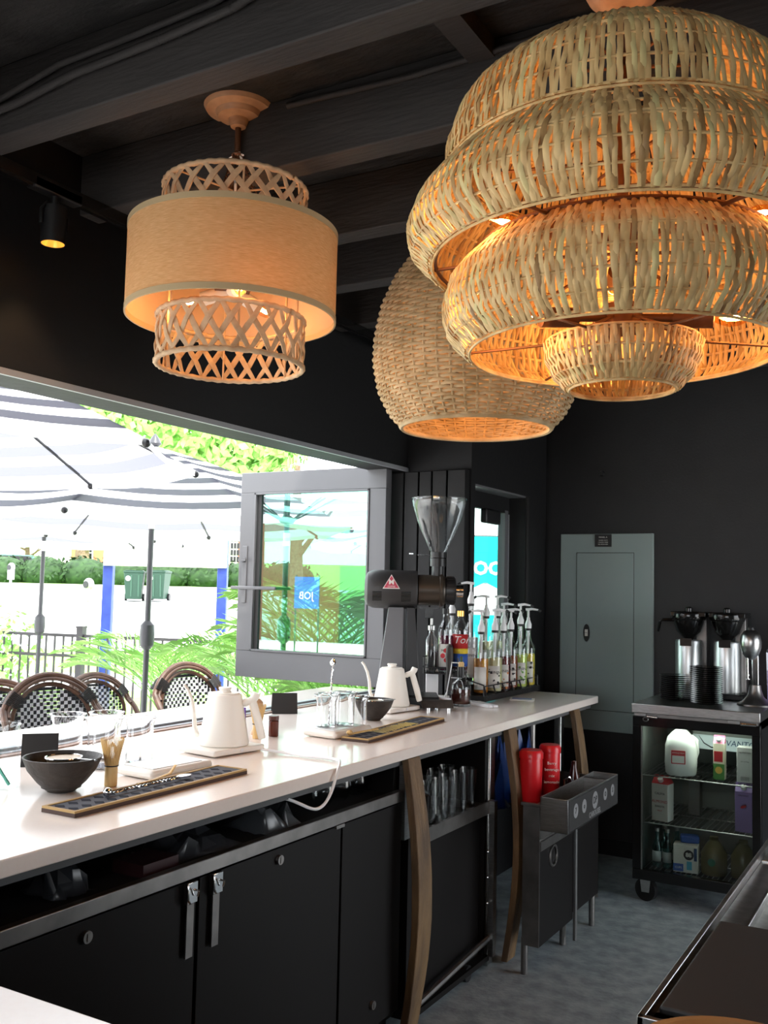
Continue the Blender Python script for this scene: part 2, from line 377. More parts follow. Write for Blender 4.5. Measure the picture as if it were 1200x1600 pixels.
# ---- wheelie bins (two stand side by side)
def bin_(loc, label, rz):
    t = thing('wheelie_bin', label, 'rubbish bin', loc, rz, None)
    b = MB().hexa([(-.26, -.28, .06), (.26, -.28, .06), (.26, .28, .06), (-.26, .28, .06)], [(-.33, -.38, .98), (.33, -.38, .98), (.33, .38, .98), (-.33, .38, .98)])
    build('body', b, m_bin, t, bevel=.02)
    b = MB().box(-.35, .35, -.40, .40, .98, 1.04).box(-.3, .3, -.34, .3, 1.04, 1.07); build('lid', b, m_bin, t, bevel=.015)
    for x in (-.3, .3): build('wheel', MB().cyl((x-.04, .26, .13), (x+.04, .26, .13), .13), m_blk, t)
    for x in (-.1, .15): build('grip_rib', MB().hexa([(x, -.31, .15), (x+.05, -.31, .15), (x+.05, -.28, .15), (x, -.28, .15)], [(x, -.385, .9), (x+.05, -.385, .9), (x+.05, -.35, .9), (x, -.35, .9)]), M('bin ribs', (.05, .12, .08), .5), t)
    build('sticker', MB().cyl((-.18, -.40, .78), (-.18, -.37, .78), .09), m_white, t); return t
bin_((-24.62, 25.1, .86), 'green wheelie bin with a round white sticker across the road, the left of the pair', R(38))
bin_((-23.95, 25.6, .88), 'green wheelie bin across the road, the right of the pair, half behind the umbrella pole', R(25))
# ---- parking meters
def meter(loc, label, h):
    t = thing('parking_meter', label, 'parking meter', loc)
    build('post', MB().cyl((0, 0, 0), (0, 0, h-.5), .04), m_greym, t)
    b = MB().box(-.09, .09, -.07, .07, h-.5, h-.2).ball((0, 0, h-.12), .15, 12, (1, .6, 1)); build('head', b, m_greym, t, bevel=.01)
    build('display', MB().cyl((0, -.10, h-.12), (0, -.085, h-.12), .08), m_blkg, t)
meter((-25.07, 20.24, .20), 'grey parking meter standing by the kerb at the far left', 1.8)
meter((-16.86, 15.75, -.1), 'grey parking meter left of the blue sign post', 1.65)
# ---- sign with two blue posts seen from the back
t = thing('signboard', 'large white board on two blue wooden posts behind the fence', 'sign', (-8.35, 9.05, -.1))
for (x, y) in ((-8.97, 8.70), (-7.74, 9.40)):
    b = MB().box(-.06, .06, -.06, .06, 0, 2.6, T(x+8.35, y-9.05, 0) @ RZ(R(30))); build('post', b, m_bluepost, t, bevel=.01)
b = MB().box(-.76, .76, -.10, -.06, 1.80, 2.62, RZ(R(30))); build('board', b, m_white, t, bevel=.01)
b = MB().box(-.78, .78, -.062, -.04, 2.55, 2.66, RZ(R(30))); build('rail', b, m_bluepost, t)
# ---- fence
fa, fb = Vector((-12.6, 6.008, -.105)), Vector((-2.6, 8.094, -.105)); fd = (fb-fa).normalized(); L = (fb-fa).length
fr = thing('metal_fence', 'black metal picket fence around the patio', 'fence', fa)
FR = frame((0, 0, 0), fd, Vector((0, 0, 1)))  # x along, y up, z out
for h in (.16, .83, 1.035): build('rail', MB().box(0, L, h, h+.03, -.014, .014, FR), m_fence, fr)
pk0 = None
n = int(L/.105)
for k in range(n):
    if (k % 22) == 4:
        b = MB().box(-.035, .035, 0, 1.13, -.035, .035, FR).box(-.04, .04, 1.13, 1.15, -.04, .04, FR); o = build('post', b, m_fence, fr)
    else:
        if pk0 is None: pk0 = build('picket', MB().box(-.008, .008, .05, 1.06, -.008, .008, FR), m_fence, fr); o = pk0
        else: o = pk0.copy(); COL.objects.link(o)
    o.location = fd*(.05+.105*k)
# ---- striped umbrellas
def umbrella(loc, label, Rr, zr, zp, rot, crank=1.18, hubz=2.0):
    z0 = -.105; t = thing('patio_umbrella', label, 'umbrella', (loc[0], loc[1], z0), 0, None)
    zr -= z0; zp -= z0; hubz -= z0; crank -= z0
    b = MB(); N = 8; K = 15
    for s in range(N):
        a0 = rot+2*PI*s/N; a1 = rot+2*PI*(s+1)/N
        for k in range(K):
            f0 = k/K; f1 = (k+1)/K; S = 6; b.k = 1 if k % 2 == 1 and k > 1 else 0
            for q in range(S):
                def pt(f, u):
                    p = Vector((math.cos(a0), math.sin(a0), 0)).lerp(Vector((math.cos(a1), math.sin(a1), 0)), u)*Rr*f
                    sag = .05*math.sin(PI*u)*f
                    return Vector((p.x, p.y, zp-(zp-zr)*(f**1.05)-sag*.6+.04*math.sin(PI*f)))
                b.quad(pt(f1, q/S), pt(f1, (q+1)/S), pt(f0, (q+1)/S), pt(f0, q/S))
    for s in range(N):           # short valance
        a0 = rot+2*PI*s/N; a1 = rot+2*PI*(s+1)/N; b.k = 0
        p0 = Vector((math.cos(a0), math.sin(a0), 0))*Rr; p1 = Vector((math.cos(a1), math.sin(a1), 0))*Rr
        for q in range(6):
            u0, u1 = q/6, (q+1)/6; s0, s1 = .03*math.sin(PI*u0), .03*math.sin(PI*u1)
            a = p0.lerp(p1, u0); c = p0.lerp(p1, u1)
            b.quad((a.x, a.y, zr-s0-.03), (c.x, c.y, zr-s1-.03), (c.x, c.y, zr-s1), (a.x, a.y, zr-s0))
    build('canopy', b, [m_umbw, m_umbk], t)
    build('pole', MB().cyl((0, 0, 0), (0, 0, zp+.02), .021, n=14), m_pole, t)
    build('finial', MB().lathe([(.03, zp), (.05, zp+.02), (.03, zp+.06), (0, zp+.1)], 14), m_pole, t)
    build('crank_housing', MB().lathe([(.022, crank-.11), (.05, crank-.08), (.055, crank), (.05, crank+.07), (.022, crank+.10)], 14), m_pole, t)
    build('runner', MB().lathe([(.022, hubz-.04), (.05, hubz-.03), (.07, hubz), (.03, hubz+.03)], 16), m_pole, t)
    build('collar', MB().cyl((0, 0, hubz-.20), (0, 0, hubz-.10), .025, n=14), m_whitep, t)
    for s in range(N):
        a = rot+2*PI*s/N; c, q = math.cos(a), math.sin(a)
        zz = lambda f: zp-(zp-zr)*(f**1.05)+.04*math.sin(PI*f)-.014
        r_ = build('rib', MB().tube([(c*Rr*f, q*Rr*f, zz(f)) for f in (.02, .3, .6, .99)], .009, 6), m_pole, t)
        build('strut', MB().tube([(c*.06, q*.06, hubz), (c*Rr*.52, q*Rr*.52, zz(.52))], .007, 6), m_pole, r_)
        build('tip', MB().ball((c*Rr, q*Rr, zr-.02), .02, 8), m_blk, r_)
    b = MB().lathe([(.25, 0), (.25, .05), (.06, .07), (.04, .3), (.026, .3)], 24); build('base', b, m_pole, t)
umbrella((-4.30, 2.75), 'black and white striped umbrella nearest the serving window, at the upper left', 1.45, 2.10, 2.62, R(8))
umbrella((-5.09, 5.34), 'black and white striped umbrella whose dark pole stands right behind the rattan chairs', 1.5, 1.935, 2.52, R(24), 1.12, 2.10)
umbrella((-7.95, 6.80), 'black and white striped umbrella behind the others, pole beside the fence', 1.4, 1.92, 2.42, R(5), 1.06, 2.0)
umbrella((-4.45, -.45), 'black and white striped umbrella seen only as a reflection in the open window sash', 1.5, 1.93, 2.45, R(12), 1.12, 2.05)
# ---- palms
def palm(loc, label, n, L_, rise, seed, lm=None, spread=1.0):
    rr = random.Random(seed); t = thing('potted_palm', label, 'plant', loc)
    b = MB().lathe([(.13, 0), (.17, .3), (.19, .32), (.17, .32), (.16, .28), (0, .27)], 20); build('pot', b, m_blkm, t)
    b = MB(); st = MB()
    for k in range(n):
        a = 2*PI*k/n+rr.uniform(-.3, .3); up = rise*rr.uniform(.75, 1.1); ln = L_*rr.uniform(.6, 1.05)*spread
        pts = []
        for i in range(9):
            f = i/8; pts.append(Vector((math.cos(a)*ln*f**1.3, math.sin(a)*ln*f**1.3, .3+up*(f*1.7-f*f*.95))))
        st.tube(pts, [.008*(1-.8*i/8) for i in range(9)], 5)
        for i in range(14):
            f = .3+.7*i/14; j = min(int(f*8), 7); p = pts[j].lerp(pts[j+1], f*8-j); tg = (pts[j+1]-pts[j]).normalized()
            side = tg.cross(Vector((0, 0, 1))).normalized(); w_ = .22*math.sin(PI*(f*.85+.1))+.05
            for sg in (-1, 1):
                d = (side*sg+tg*.9+Vector((0, 0, .15))).normalized(); e = p+d*w_*1.5-Vector((0, 0, .05*rr.random())); mid = p+d*w_*.7+Vector((0, 0, .01))
                nn = tg*.011; b._add([p-nn*.4, p+nn*.4, mid+nn, e, mid-nn], [(0, 1, 2, 3, 4)])
    build('stem', st, m_leaf, t); build('frond', b, lm or m_leafl, t); return t
palm((-5.75, 6.35, -.1), 'bright green potted palm between the blue sign posts', 18, .95, 1.05, 5)
palm((-4.45, 6.1, -.1), 'bright green potted palm with arching fronds left of the open window sash', 15, .8, 1.0, 9)
palm((-3.75, 5.75, -.1), 'tall leafy palm behind the glass of the open window sash', 22, .95, 1.55, 11)
palm((-3.30, 5.25, -.1), 'low green palm beneath the open window sash', 14, .6, .95, 12)
t = thing('flowering_bush', 'white-flowered bush at the far left beyond the fence', 'plant', (-8.7, 6.95, -.1))
b = MB(); leafy(b, (0, 0, .75), (.5, .4, .5), 500, .05, rnd, .3); build('foliage', b, m_leafl, t)
b = MB(); leafy(b, (0, 0, .8), (.52, .42, .5), 220, .035, rnd, .8); build('blossom', b, m_weavew, t)
# ---- teal parasol with white lettering beyond the small window
t = thing('teal_banner', 'teal hanging banner with white letters outside the small window', 'banner', (-3.7, 8.28, -.1), R(30))
b = MB().box(-.55, .55, -.015, .015, .9, 2.10); build('cloth', b, m_teal, t)
text('lettering', 'BLOO', .17, m_white, t, T(-.06, -.02, 1.80) @ RX(R(90)), .002, bold=.006)
text('lettering', 'open daily', .07, m_white, t, T(-.05, -.02, 1.58) @ RX(R(90)), .001)
b = MB()
for x in (-.53, .53): b.cyl((x, .03, 0), (x, .03, 2.12), .02, n=10)
b.cyl((-.55, .03, 2.1), (.55, .03, 2.1), .015, n=10); build('stand', b, m_pole, t)
t = thing('white_parasol', 'small white parasol in front of the teal banner outside the small window', 'umbrella', (-3.10, 6.95, -.1))
build('pole', MB().cyl((0, 0, 0), (0, 0, 1.66), .018), m_pole, t)
o_ = MB(); o_.open_ = 1; o_.lathe([(0.001, 1.66), (.22, 1.56), (.42, 1.42)], 8); build('canopy', o_, m_umbw, t, solid=.003, ang=20)
# ---- things mirrored in the sash glass, standing on the street side before the serving window
t = thing('neighbour_building', 'tan brick building down the street reflected in the window sash', 'building', (-9, -16, -.1), R(-10))
build('wall', MB().box(-14, 8, -4, 0, 0, 4.2), M('tan brick', (.16, .08, .035), .85, col2=(.12, .06, .028), nscale=20), t)
build('awning', MB().box(-3.5, -.6, 0, .15, 1.9, 3.2), m_bluepost, t)
build('door', MB().box(-6.2, -5.0, 0, .04, 0, 2.2), m_blk, t)
t = thing('blue_banner', 'small blue banner with white letters reflected in the open window sash', 'banner', (-8.75, -4.0, -.1), R(180))
build('cloth', MB().box(-.23, .23, -.01, .01, 1.25, 1.75), m_blue, t)
text('lettering', 'JOB', .17, m_white, t, T(0, -.012, 1.45) @ RX(R(90)), .001)
build('stand', MB().cyl((-.22, .02, 0), (-.22, .02, 1.78), .015).cyl((.22, .02, 0), (.22, .02, 1.78), .015), m_pole, t)
# ---- rattan bar chairs on the patio
def weave_patch(mk, mw, rx, rz, cz, bow):
    step = .0175
    nx = int(rx/step)+1; nz = int(rz/step)+1
    def pos(u, v): return Vector((-bow*(1-(u/rx)**2)*.5-.03*(v/rz)+0, u, cz+v))
    for i in range(-nx, nx+1):
        for j in range(-nz, nz+1):
            u, v = i*step, j*step
            if (u/rx)**2+(abs(v)/rz)**2.0 > .93: continue
            e = (u/rx)**2+(abs(v)/rz)**2.0 > .76
            wh = ((i+2*j) % 3 == 0) if False else ((i+j) % 2 == 0)
            s = step*.47; p = pos(u, v); d = .0015 if wh else 0
            mb = mw if (wh and not e) else mk
            q = [p+Vector((d, -s, -s)), p+Vector((d, s, -s)), p+Vector((d, s, s)), p+Vector((d, -s, s))]; r_ = [k-Vector((.004, 0, 0)) for k in q]
            mb.hexa(r_, q)
def chair(loc, rz, label):
    t = thing('bar_chair', label, 'chair', loc, rz, None); z0 = .105
    sz = .66; b = MB().lathe([(0, sz), (.21, sz), (.22, sz+.02), (.20, sz+.035), (0, sz+.03)], 28); build('seat', b, m_weavek, t)
    b = MB().tube(circ(.215, sz+.015, 32), .016, 8, closed=True); build('seat_ring', b, m_rattan_dark, t)
    for (x, y) in ((.16, .15), (.16, -.15), (-.16, .15), (-.16, -.15)):
        build('leg', MB().tube([(x, y, sz), (x*1.35, y*1.3, 0)], .015, 8), m_rattan_dark, t)
    b = MB().tube([(.20*math.cos(2*PI*k/24), .20*math.sin(2*PI*k/24), .33) for k in range(24)], .011, 8, closed=True); build('footrest_ring', b, m_rattan_dark, t)
    cz = .93; rx, rz_ = .20, .18          # oval back
    ov = [(-.19-.03*math.sin(a)*.6-.04*(1-math.cos(a)**2), rx*math.cos(a), cz+rz_*math.sin(a)) for a in [2*PI*k/40 for k in range(40)]]
    fr_ = build('back_frame', MB().tube(ov, .0115, 8, closed=True), m_rattan_dark, t)
    arch = []
    for k in range(33):
        a = -.42+(PI+.84)*k/32; c_, s_ = math.cos(a), math.sin(a)
        y = .247*c_; z = cz+.222*s_ if s_ > 0 else cz+.30*s_; x = -.20-.05*(1-c_*c_)+(.0 if s_ > 0 else 0)
        if k < 6: x += .05*(6-k)/2
        if k > 26: x += .05*(k-26)/2
        arch.append((x, y, z))
    build('back_arch', MB().tube(arch, .0165, 10), m_rattan_dark, t)
    arch2 = [(x+.012, y*.93, cz+(z-cz)*.93) for x, y, z in arch[5:28]]
    build('back_arch', MB().tube(arch2, .010, 8), m_rattan_dark, t)
    k_, w_ = MB(), MB(); weave_patch(k_, w_, rx, rz_, cz, .08)
    k_.v = [(x-.185, y, z) for x, y, z in k_.v]; w_.v = [(x-.185, y, z) for x, y, z in w_.v]
    pnl = build('back_panel', k_, m_weavek, t); build('white_strand', w_, m_weavew, pnl)
    for sg in (1, -1):
        b = MB()
        for q in range(9):
            a = R(28)+q*.035; y = .247*math.cos(a)*sg; z = cz+.222*math.sin(a); yy = .20*math.cos(a)*sg; zz = cz+.175*math.sin(a)
            b.tube([(-.20-.05*math.sin(a)**2+.019, y*1.06, z+.004), (-.19, yy, zz), (-.24, yy, zz), (-.25, y*1.06, z), (-.20-.05*math.sin(a)**2+.019, y*1.06, z+.004)], .003, 5)
        build('binding', b, m_blkm, t)
    for sg in (1, -1):
        build('back_support', MB().tube([(-.15, .15*sg, sz), (-.185, .12*sg, cz-rz_*.83)], .012, 8), m_rattan_dark, t)
    return t
chair((-3.49, 3.20, -.105), R(-14), 'brown rattan bar chair with black and white woven back, nearest the window on the left')
chair((-3.47, 4.17, -.105), R(-8), 'brown rattan bar chair with woven back standing behind the left white kettle')
ca = chair((-4.02, 3.28, -.105), R(-20), 'brown rattan bar chair cut off by the left edge of the picture')
cb = chair((-3.93, 3.93, -.105), R(-5), 'brown rattan bar chair mostly hidden behind the nearest one')
ca.scale = cb.scale = (.95, .95, .94)
# outdoor bar ledge
t = thing('bar_ledge', 'white outdoor bar ledge beyond the window track', 'ledge', (-2.69, 1.2, 0))
build('top', MB().box(-.165, .145, -3.1, 3.2, .93, .97), m_stone, t, bevel=.004)
for y in (-2.5, -.5, 1.5, 3.0): build('bracket', MB().prism([(.06, .93), (-.12, .93), (-.12, .90), (.06, .68)], y, y+.03, frame((0, 0, 0), (1, 0, 0), (0, 0, 1)) ) if False else MB().hexa([(.06, y, .66), (.07, y, .66), (.07, y+.03, .66), (.06, y+.03, .66)], [(-.12, y, .93), (.07, y, .93), (.07, y+.03, .93), (-.12, y+.03, .93)]), m_blk, t)
# open window sash
t = thing('window_sash', 'dark grey framed glass window sash folded open beside the serving window', 'window sash', (-2.50, 4.36, 0))
x0, x1, z0, z1 = -.955, 0, .99, 2.135; fw = .10
b = MB().box(x0, x1, -.028, .028, z0, z0+.145).box(x0, x1, -.028, .028, z1-.115, z1).box(x0, x0+fw, -.028, .028, z0+.145, z1-.115).box(x1-fw, x1, -.028, .028, z0+.145, z1-.115)
build('frame', b, m_sash, t, bevel=.003)
b = MB()
g0, g1, h0, h1 = x0+fw, x1-fw, z0+.145, z1-.115
for (a, c, d, e) in ((g0, g0+.012, h0, h1), (g1-.012, g1, h0, h1), (g0, g1, h0, h0+.012), (g0, g1, h1-.012, h1)): b.box(a, c, -.034, -.02, d, e)
build('glazing_bead', b, m_sash, t, bevel=.002)
b = MB().box(g0+.012, g0+.04, -.018, .018, h0, h1); build('spacer', b, m_blkm, t)
build('pane', MB().box(g0+.01, g1-.01, -.008, -.002, h0+.01, h1-.01), m_sglass, t)
h = build('handle_plate', MB().box(x0+.03, x0+.062, -.036, -.028, 1.40, 1.72), m_sash, t, bevel=.003)
b = MB().tube([(x0+.045, -.036, 1.575), (x0+.045, -.075, 1.575)], .011, 10).tube([(x0-.01, -.075, 1.575-.085), (x0+.14, -.075, 1.575-.085)], [.012, .010], 10, sq=.6)
b = MB().tube([(x0+.046, -.036, 1.485), (x0+.046, -.075, 1.485)], .011, 10).box(x0-.01, x0+.30, -.083, -.072, 1.476, 1.494)
build('handle', b, m_sash, h, bevel=.004)
build('key_knob', MB().tube([(x0+.046, -.036, 1.64), (x0+.046, -.056, 1.64)], .014, 12).box(x0+.02, x0+.072, -.062, -.054, 1.634, 1.646), m_sash, h)
# ------------------------------------------------------------------ pendant lamps
def lerp_prof(prof, f):
    d = [0]
    for i in range(1, len(prof)): d.append(d[-1]+math.hypot(prof[i][0]-prof[i-1][0], prof[i][1]-prof[i-1][1]))
    t_ = f*d[-1]
    for i in range(1, len(prof)):
        if t_ <= d[i]+1e-9:
            u = (t_-d[i-1])/(d[i]-d[i-1]); return (prof[i-1][0]+(prof[i][0]-prof[i-1][0])*u, prof[i-1][1]+(prof[i][1]-prof[i-1][1])*u)
    return prof[-1]
def smooth_prof(prof, n=24):
    P_ = []; q = [lerp_prof(prof, i/(n-1)) for i in range(n)]
    for k in range(0): q = [q[0]]+[((q[i-1][0]+2*q[i][0]+q[i+1][0])/4, (q[i-1][1]+2*q[i][1]+q[i+1][1])/4) for i in range(1, n-1)]+[q[-1]]
    return q
def pl(q, f):
    x = f*(len(q)-1); i = min(int(x), len(q)-2); u = x-i
    return (q[i][0]*(1-u)+q[i+1][0]*u, q[i][1]*(1-u)+q[i+1][1]*u)
def cane_tier(prof, n, rows, mt, parent, seed, name='rattan_tier', rad=.0048):
    rr = random.Random(seed); q = smooth_prof(prof); b = MB(); b.k = 0
    for k in range(n):
        b.k = (1 if rr.random() < .65 else 2) if rr.random() < .26 else 0
        a = 2*PI*(k+rr.uniform(-.22, .22))/n; lean = rr.gauss(0, .010)+.010*math.sin(k*.21); pts = []; S = 3*rows
        ph = k % 2
        for i in range(S+1):
            f = i/S; r_, z_ = pl(q, f); row = f*rows
            off = .0034*math.cos(PI*(row+ph))+.0042+rr.uniform(-.0012, .0012)
            aa = a+lean*(f-.5)*2+rr.uniform(-.0025, .0025); pts.append((math.cos(aa)*(r_+off), math.sin(aa)*(r_+off), z_))
        w_ = rad*rr.uniform(.95, 1.35)*(q[len(q)//2][0]/.42)**.25
        b.tube(pts, [w_*rr.uniform(.9, 1.1) for _ in pts], 5, sq=.5, upv=lambda p: Vector((p.x, p.y, 0)))
    b.k = 0
    if len(prof) > 5: b.tube(circ(prof[2][0]+.002, prof[2][1], 120), .0032, 6, closed=True)
    for j in range(rows+1):
        r_, z_ = pl(q, j/rows)
        if j in (0, rows):
            for dz in (-.003, .003): b.tube(circ(r_+dz*.6, z_+dz, 90), .0030, 6, closed=True)
        else:
            r_, z_ = pl(q, (j+0)/rows); b.tube(circ(r_+.0030, z_, 120), .0038, 6, closed=True, sq=.8)
    return build(name, b, [mt, m_cane_g, m_cane_b], parent, ang=60)
def bulb_socket(parent, c, d, L_=.07, warm=3.0, sock=m_bronze, socket_r=.021):
    """candle bulb lying along direction d with its socket behind it"""
    d = Vector(d).normalized(); c = Vector(c); q = frame(c, d.orthogonal(), d.cross(d.orthogonal()))
    q = Matrix((d.orthogonal().normalized(), d.cross(d.orthogonal().normalized()), d)).transposed().to_4x4(); q.translation = c
    s = build('socket', MB().lathe([(0, -.10), (socket_r, -.10), (socket_r, -.02), (socket_r*.8, -.018), (0, -.018)], 14, q), sock, parent)
    b = build('bulb', MB().lathe([(.009, -.018), (.014, -.005), (.018, .012), (.015, .030), (.007, .045), (.001, .055)], 14, q), m_amber, parent)
    f = build('filament', MB().lathe([(.001, -.002), (.006, .005), (.0055, .025), (.001, .036)], 10, q), m_filament, b)
    ld = D.lights.new('lamp_light', 'POINT'); ld.energy = warm*.30; ld.color = (1, .44, .15); ld.shadow_soft_size = .03
    lo = D.objects.new('lamp_light', ld); COL.objects.link(lo); lo.parent = parent; lo.location = c+d*.09
    return s
# -- giant tiered rattan pendant
GX, GY = -.581, 1.995
g = thing('tiered_rattan_pendant', 'huge five-tiered rattan cane pendant lamp with a small bowl at the bottom', 'pendant lamp', (GX, GY, 1.9)); gz = 1.9
def PR(*a): return [(r, z-gz) for r, z in a]
build('canopy', MB().lathe(PR((.0, 2.775), (.035, 2.775), (.075, 2.80), (.095, 2.84), (.09, 2.87), (.055, 2.90), (0, 2.90)), 32), m_wood, g)
build('rod', MB().cyl((0, 0, 2.60-gz), (0, 0, 2.78-gz), .008), m_bronze, g)
cane_tier(PR((.19, 2.638), (.26, 2.612), (.338, 2.545), (.348, 2.53), (.374, 2.45), (.377, 2.405)), 236, 6, m_cane, g, 1)
cane_tier(PR((.345, 2.422), (.426, 2.338), (.436, 2.322), (.456, 2.27), (.450, 2.235), (.408, 2.198)), 272, 6, m_cane, g, 2)
cane_tier(PR((.305, 2.218), (.352, 2.172), (.362, 2.158), (.377, 2.095), (.364, 2.045), (.325, 2.008)), 244, 6, m_cane, g, 3)
cane_tier(PR((.158, 2.028), (.155, 1.995), (.138, 1.96), (.112, 1.932)), 120, 3, m_cane, g, 4, name='rattan_bowl', rad=.0048)
b = MB()
for r_, z_ in ((.31, 2.222), (.40, 2.205), (.345, 2.42), (.20, 2.64)): b.tube(circ(r_, z_-gz, 64), .0045, 6, closed=True)
b.tube(circ(.155, 2.03-gz, 48), .0045, 6, closed=True)
for k in range(6):
    a = R(20+60*k); c_, s_ = math.cos(a), math.sin(a)
    b.tube([(c_*.155, s_*.155, 2.03-gz), (c_*.325, s_*.325, 2.015-gz)], .003, 5)
    b.tube([(c_*.30, s_*.30, 2.215-gz), (c_*.405, s_*.405, 2.203-gz)], .004, 5)
    b.tube([(c_*.02, s_*.02, 2.225-gz), (c_*.305, s_*.305, 2.218-gz)], .004, 5)
    b.tube([(c_*.345, s_*.345, 2.415-gz), (c_*.02, s_*.02, 2.43-gz)], .004, 5)
    b.tube([(c_*.19, s_*.19, 2.635-gz), (0, 0, 2.64-gz)], .004, 5)
    b.tube([(c_*.155, s_*.155, 2.03-gz), (c_*.04, s_*.04, 2.08-gz)], .003, 5)
build('frame', b, m_bronze, g)
hb = build('hub', MB().cyl((0, 0, 2.055-gz), (0, 0, 2.11-gz), .042).cyl((0, 0, 2.1-gz), (0, 0, 2.64-gz), .012).cyl((0, 0, 2.24-gz), (0, 0, 2.28-gz), .035), m_bronze, g)
for a in (223, 10, 118):
    a = R(a); d = Vector((math.cos(a), math.sin(a), -.08))
    build('arm', MB().cyl(Vector((0, 0, 2.085-gz))+d*.03, Vector((0, 0, 2.085-gz))+d*.14, .009), m_bronze, hb)
    bulb_socket(g, Vector((0, 0, 2.085-gz))+d*.205, d, warm=5.5)
for a in (233, 350, 110):
    a = R(a); d = Vector((math.cos(a), math.sin(a), -.02))
    build('arm', MB().cyl(Vector((0, 0, 2.255-gz))+d*.03, Vector((0, 0, 2.255-gz))+d*.22, .008), m_bronze, hb)
    bulb_socket(g, Vector((0, 0, 2.25-gz))+d*.275, d, warm=4.5)
# -- woven globe pendant
WX, WY = -1.285, 2.79
g = thing('woven_globe_pendant', 'pale woven wicker globe pendant lamp open at the bottom, behind the giant one', 'pendant lamp', (WX, WY, 2.0)); gz = 2.0
q = smooth_prof(PR((.238, 2.018), (.275, 2.055), (.313, 2.13), (.330, 2.22), (.328, 2.30), (.308, 2.40), (.27, 2.49), (.215, 2.57), (.13, 2.64), (.05, 2.675)), 40)
b = MB(); rows = 72; ribs = 50
for j in range(rows):
    r_, z_ = pl(q, (j+.5)/rows); pts = []; N_ = ribs*4
    rr = random.Random(j)
    for k in range(N_):
        a = 2*PI*k/N_; off = .0042*math.cos(ribs*a/1.0*.5+PI*j)+rr.uniform(-.0006, .0006)
        pts.append((math.cos(a)*(r_+off), math.sin(a)*(r_+off), z_+rr.uniform(-.0008, .0008)))
    b.tube(pts, (.0054 if 4 < j < 64 else .0046), 5, closed=True, sq=.7, upv=lambda p: Vector((p.x, p.y, 0)))
b.tube(circ(.238, .016, 90), .008, 6, closed=True)
build('wicker_shell', b, m_wick, g, ang=60)
b = MB()
for k in range(ribs):
    a = 2*PI*k/ribs; b.tube([(math.cos(a)*(pl(q, i/24)[0]-.001), math.sin(a)*(pl(q, i/24)[0]-.001), pl(q, i/24)[1]) for i in range(25)], .0045, 5)
build('rib', b, m_wick, g, ang=60)
build('canopy', MB().lathe(PR((0, 2.665), (.05, 2.665), (.06, 2.68), (.06, 2.70), (0, 2.70)), 24), m_bronze, g)
b = MB().cyl((0, 0, 2.40-gz), (0, 0, 2.67-gz), .008); build('rod', b, m_bronze, g)
bulb_socket(g, (0, 0, 2.33-gz), (0, 0, -1), warm=18)
# -- linen drum pendant with lattice rings
DX, DY = -1.768, 2.145
g = thing('linen_drum_pendant', 'linen drum pendant lamp with open lattice rings above and below the shade', 'pendant lamp', (DX, DY, 2.1)); gz = 2.1
build('canopy', MB().lathe(PR((0, 2.835), (.022, 2.84), (.03, 2.862), (.06, 2.868), (.068, 2.882), (.095, 2.888), (.102, 2.90), (0, 2.90)), 40), m_wood, g)
build('rod', MB().cyl((0, 0, 2.765-gz), (0, 0, 2.84-gz), .009).tube(circ(.014, 2.755-gz, 16), .004, 6, closed=True), m_bronze, g)
b = MB()
for k in range(3):
    a = R(30+120*k)
    for i in range(7):
        f = i/7; p0 = Vector((math.cos(a)*(.008+.045*f), math.sin(a)*(.008+.045*f), 2.755-gz-.11*f)); p1 = p0+Vector((math.cos(a)*.008, math.sin(a)*.008, -.020))
        sd = Vector((-math.sin(a), math.cos(a), 0)) if i % 2 else Vector((math.cos(a), math.sin(a), .3)); sd *= .006
        b.tube([p0+sd, p1+sd, p1-sd, p0-sd], .0022, 5, closed=True)
build('chain', b, m_bronze, g)
b = MB().tube([(0, 0, 2.78-gz), (.01, .012, 2.74-gz), (-.015, .01, 2.70-gz), (.01, -.015, 2.66-gz), (0, 0, 2.60-gz)], .004, 6).tube([(-.03, 0, 2.752-gz), (.0, .01, 2.765-gz), (.03, -.01, 2.745-gz)], .003, 6)
build('lamp_wire', b, m_whitep, g)
sh = MB(); sh.open_ = 1; sh.lathe(PR((.3005, 2.262), (.3005, 2.52)), 96); build('linen_shade', sh, m_linen, g)
sh = MB(); sh.open_ = 1; sh.lathe(PR((.2985, 2.262), (.2985, 2.52)), 96); build('shade_lining', sh, m_liner, g)
for z_ in (2.262, 2.505): build('binding', MB().shell(PR((.302, z_), (.302, z_+.017)), .005, 96), m_trim, g)
def lattice(r_, z0, z1, n, seed):
    b = MB(); rr = random.Random(seed); z0 -= gz; z1 -= gz
    for sg in (1, -1):
        for k in range(n):
            a = 2*PI*(k+.5*(sg > 0)+rr.uniform(-.12, .12))/n; pts = []; wd = []
            for i in range(9):
                f = i/8; aa = a+sg*2*PI*1.45/n*(f-.5)
                off = .0035*sg*math.cos(PI*f*2.9); rad = r_+off
                pts.append((math.cos(aa)*rad, math.sin(aa)*rad, z0+(z1-z0)*f)); wd.append(.0062+.0032*math.sin(PI*f)+rr.uniform(-.0006, .0006))
            b.tube(pts, wd, 6, sq=.38, upv=lambda p: Vector((p.x, p.y, 0)))
    l_ = build('lattice_ring', b, m_rope, g, ang=60)
    b = MB()
    for z_ in (z0, z1):
        pts = []
        for k in range(160):
            a = 2*PI*k/160; pts.append((math.cos(a)*(r_+.0012*math.sin(a*40)), math.sin(a)*(r_+.0012*math.sin(a*40)), z_+.0012*math.cos(a*40)))
        b.tube(pts, .0078, 7, closed=True)
    build('rim', b, m_rope, l_, ang=60); return l_
lattice(.205, 2.535, 2.645, 22, 1)
lattice(.209, 2.128, 2.262, 23, 2)
b = MB()
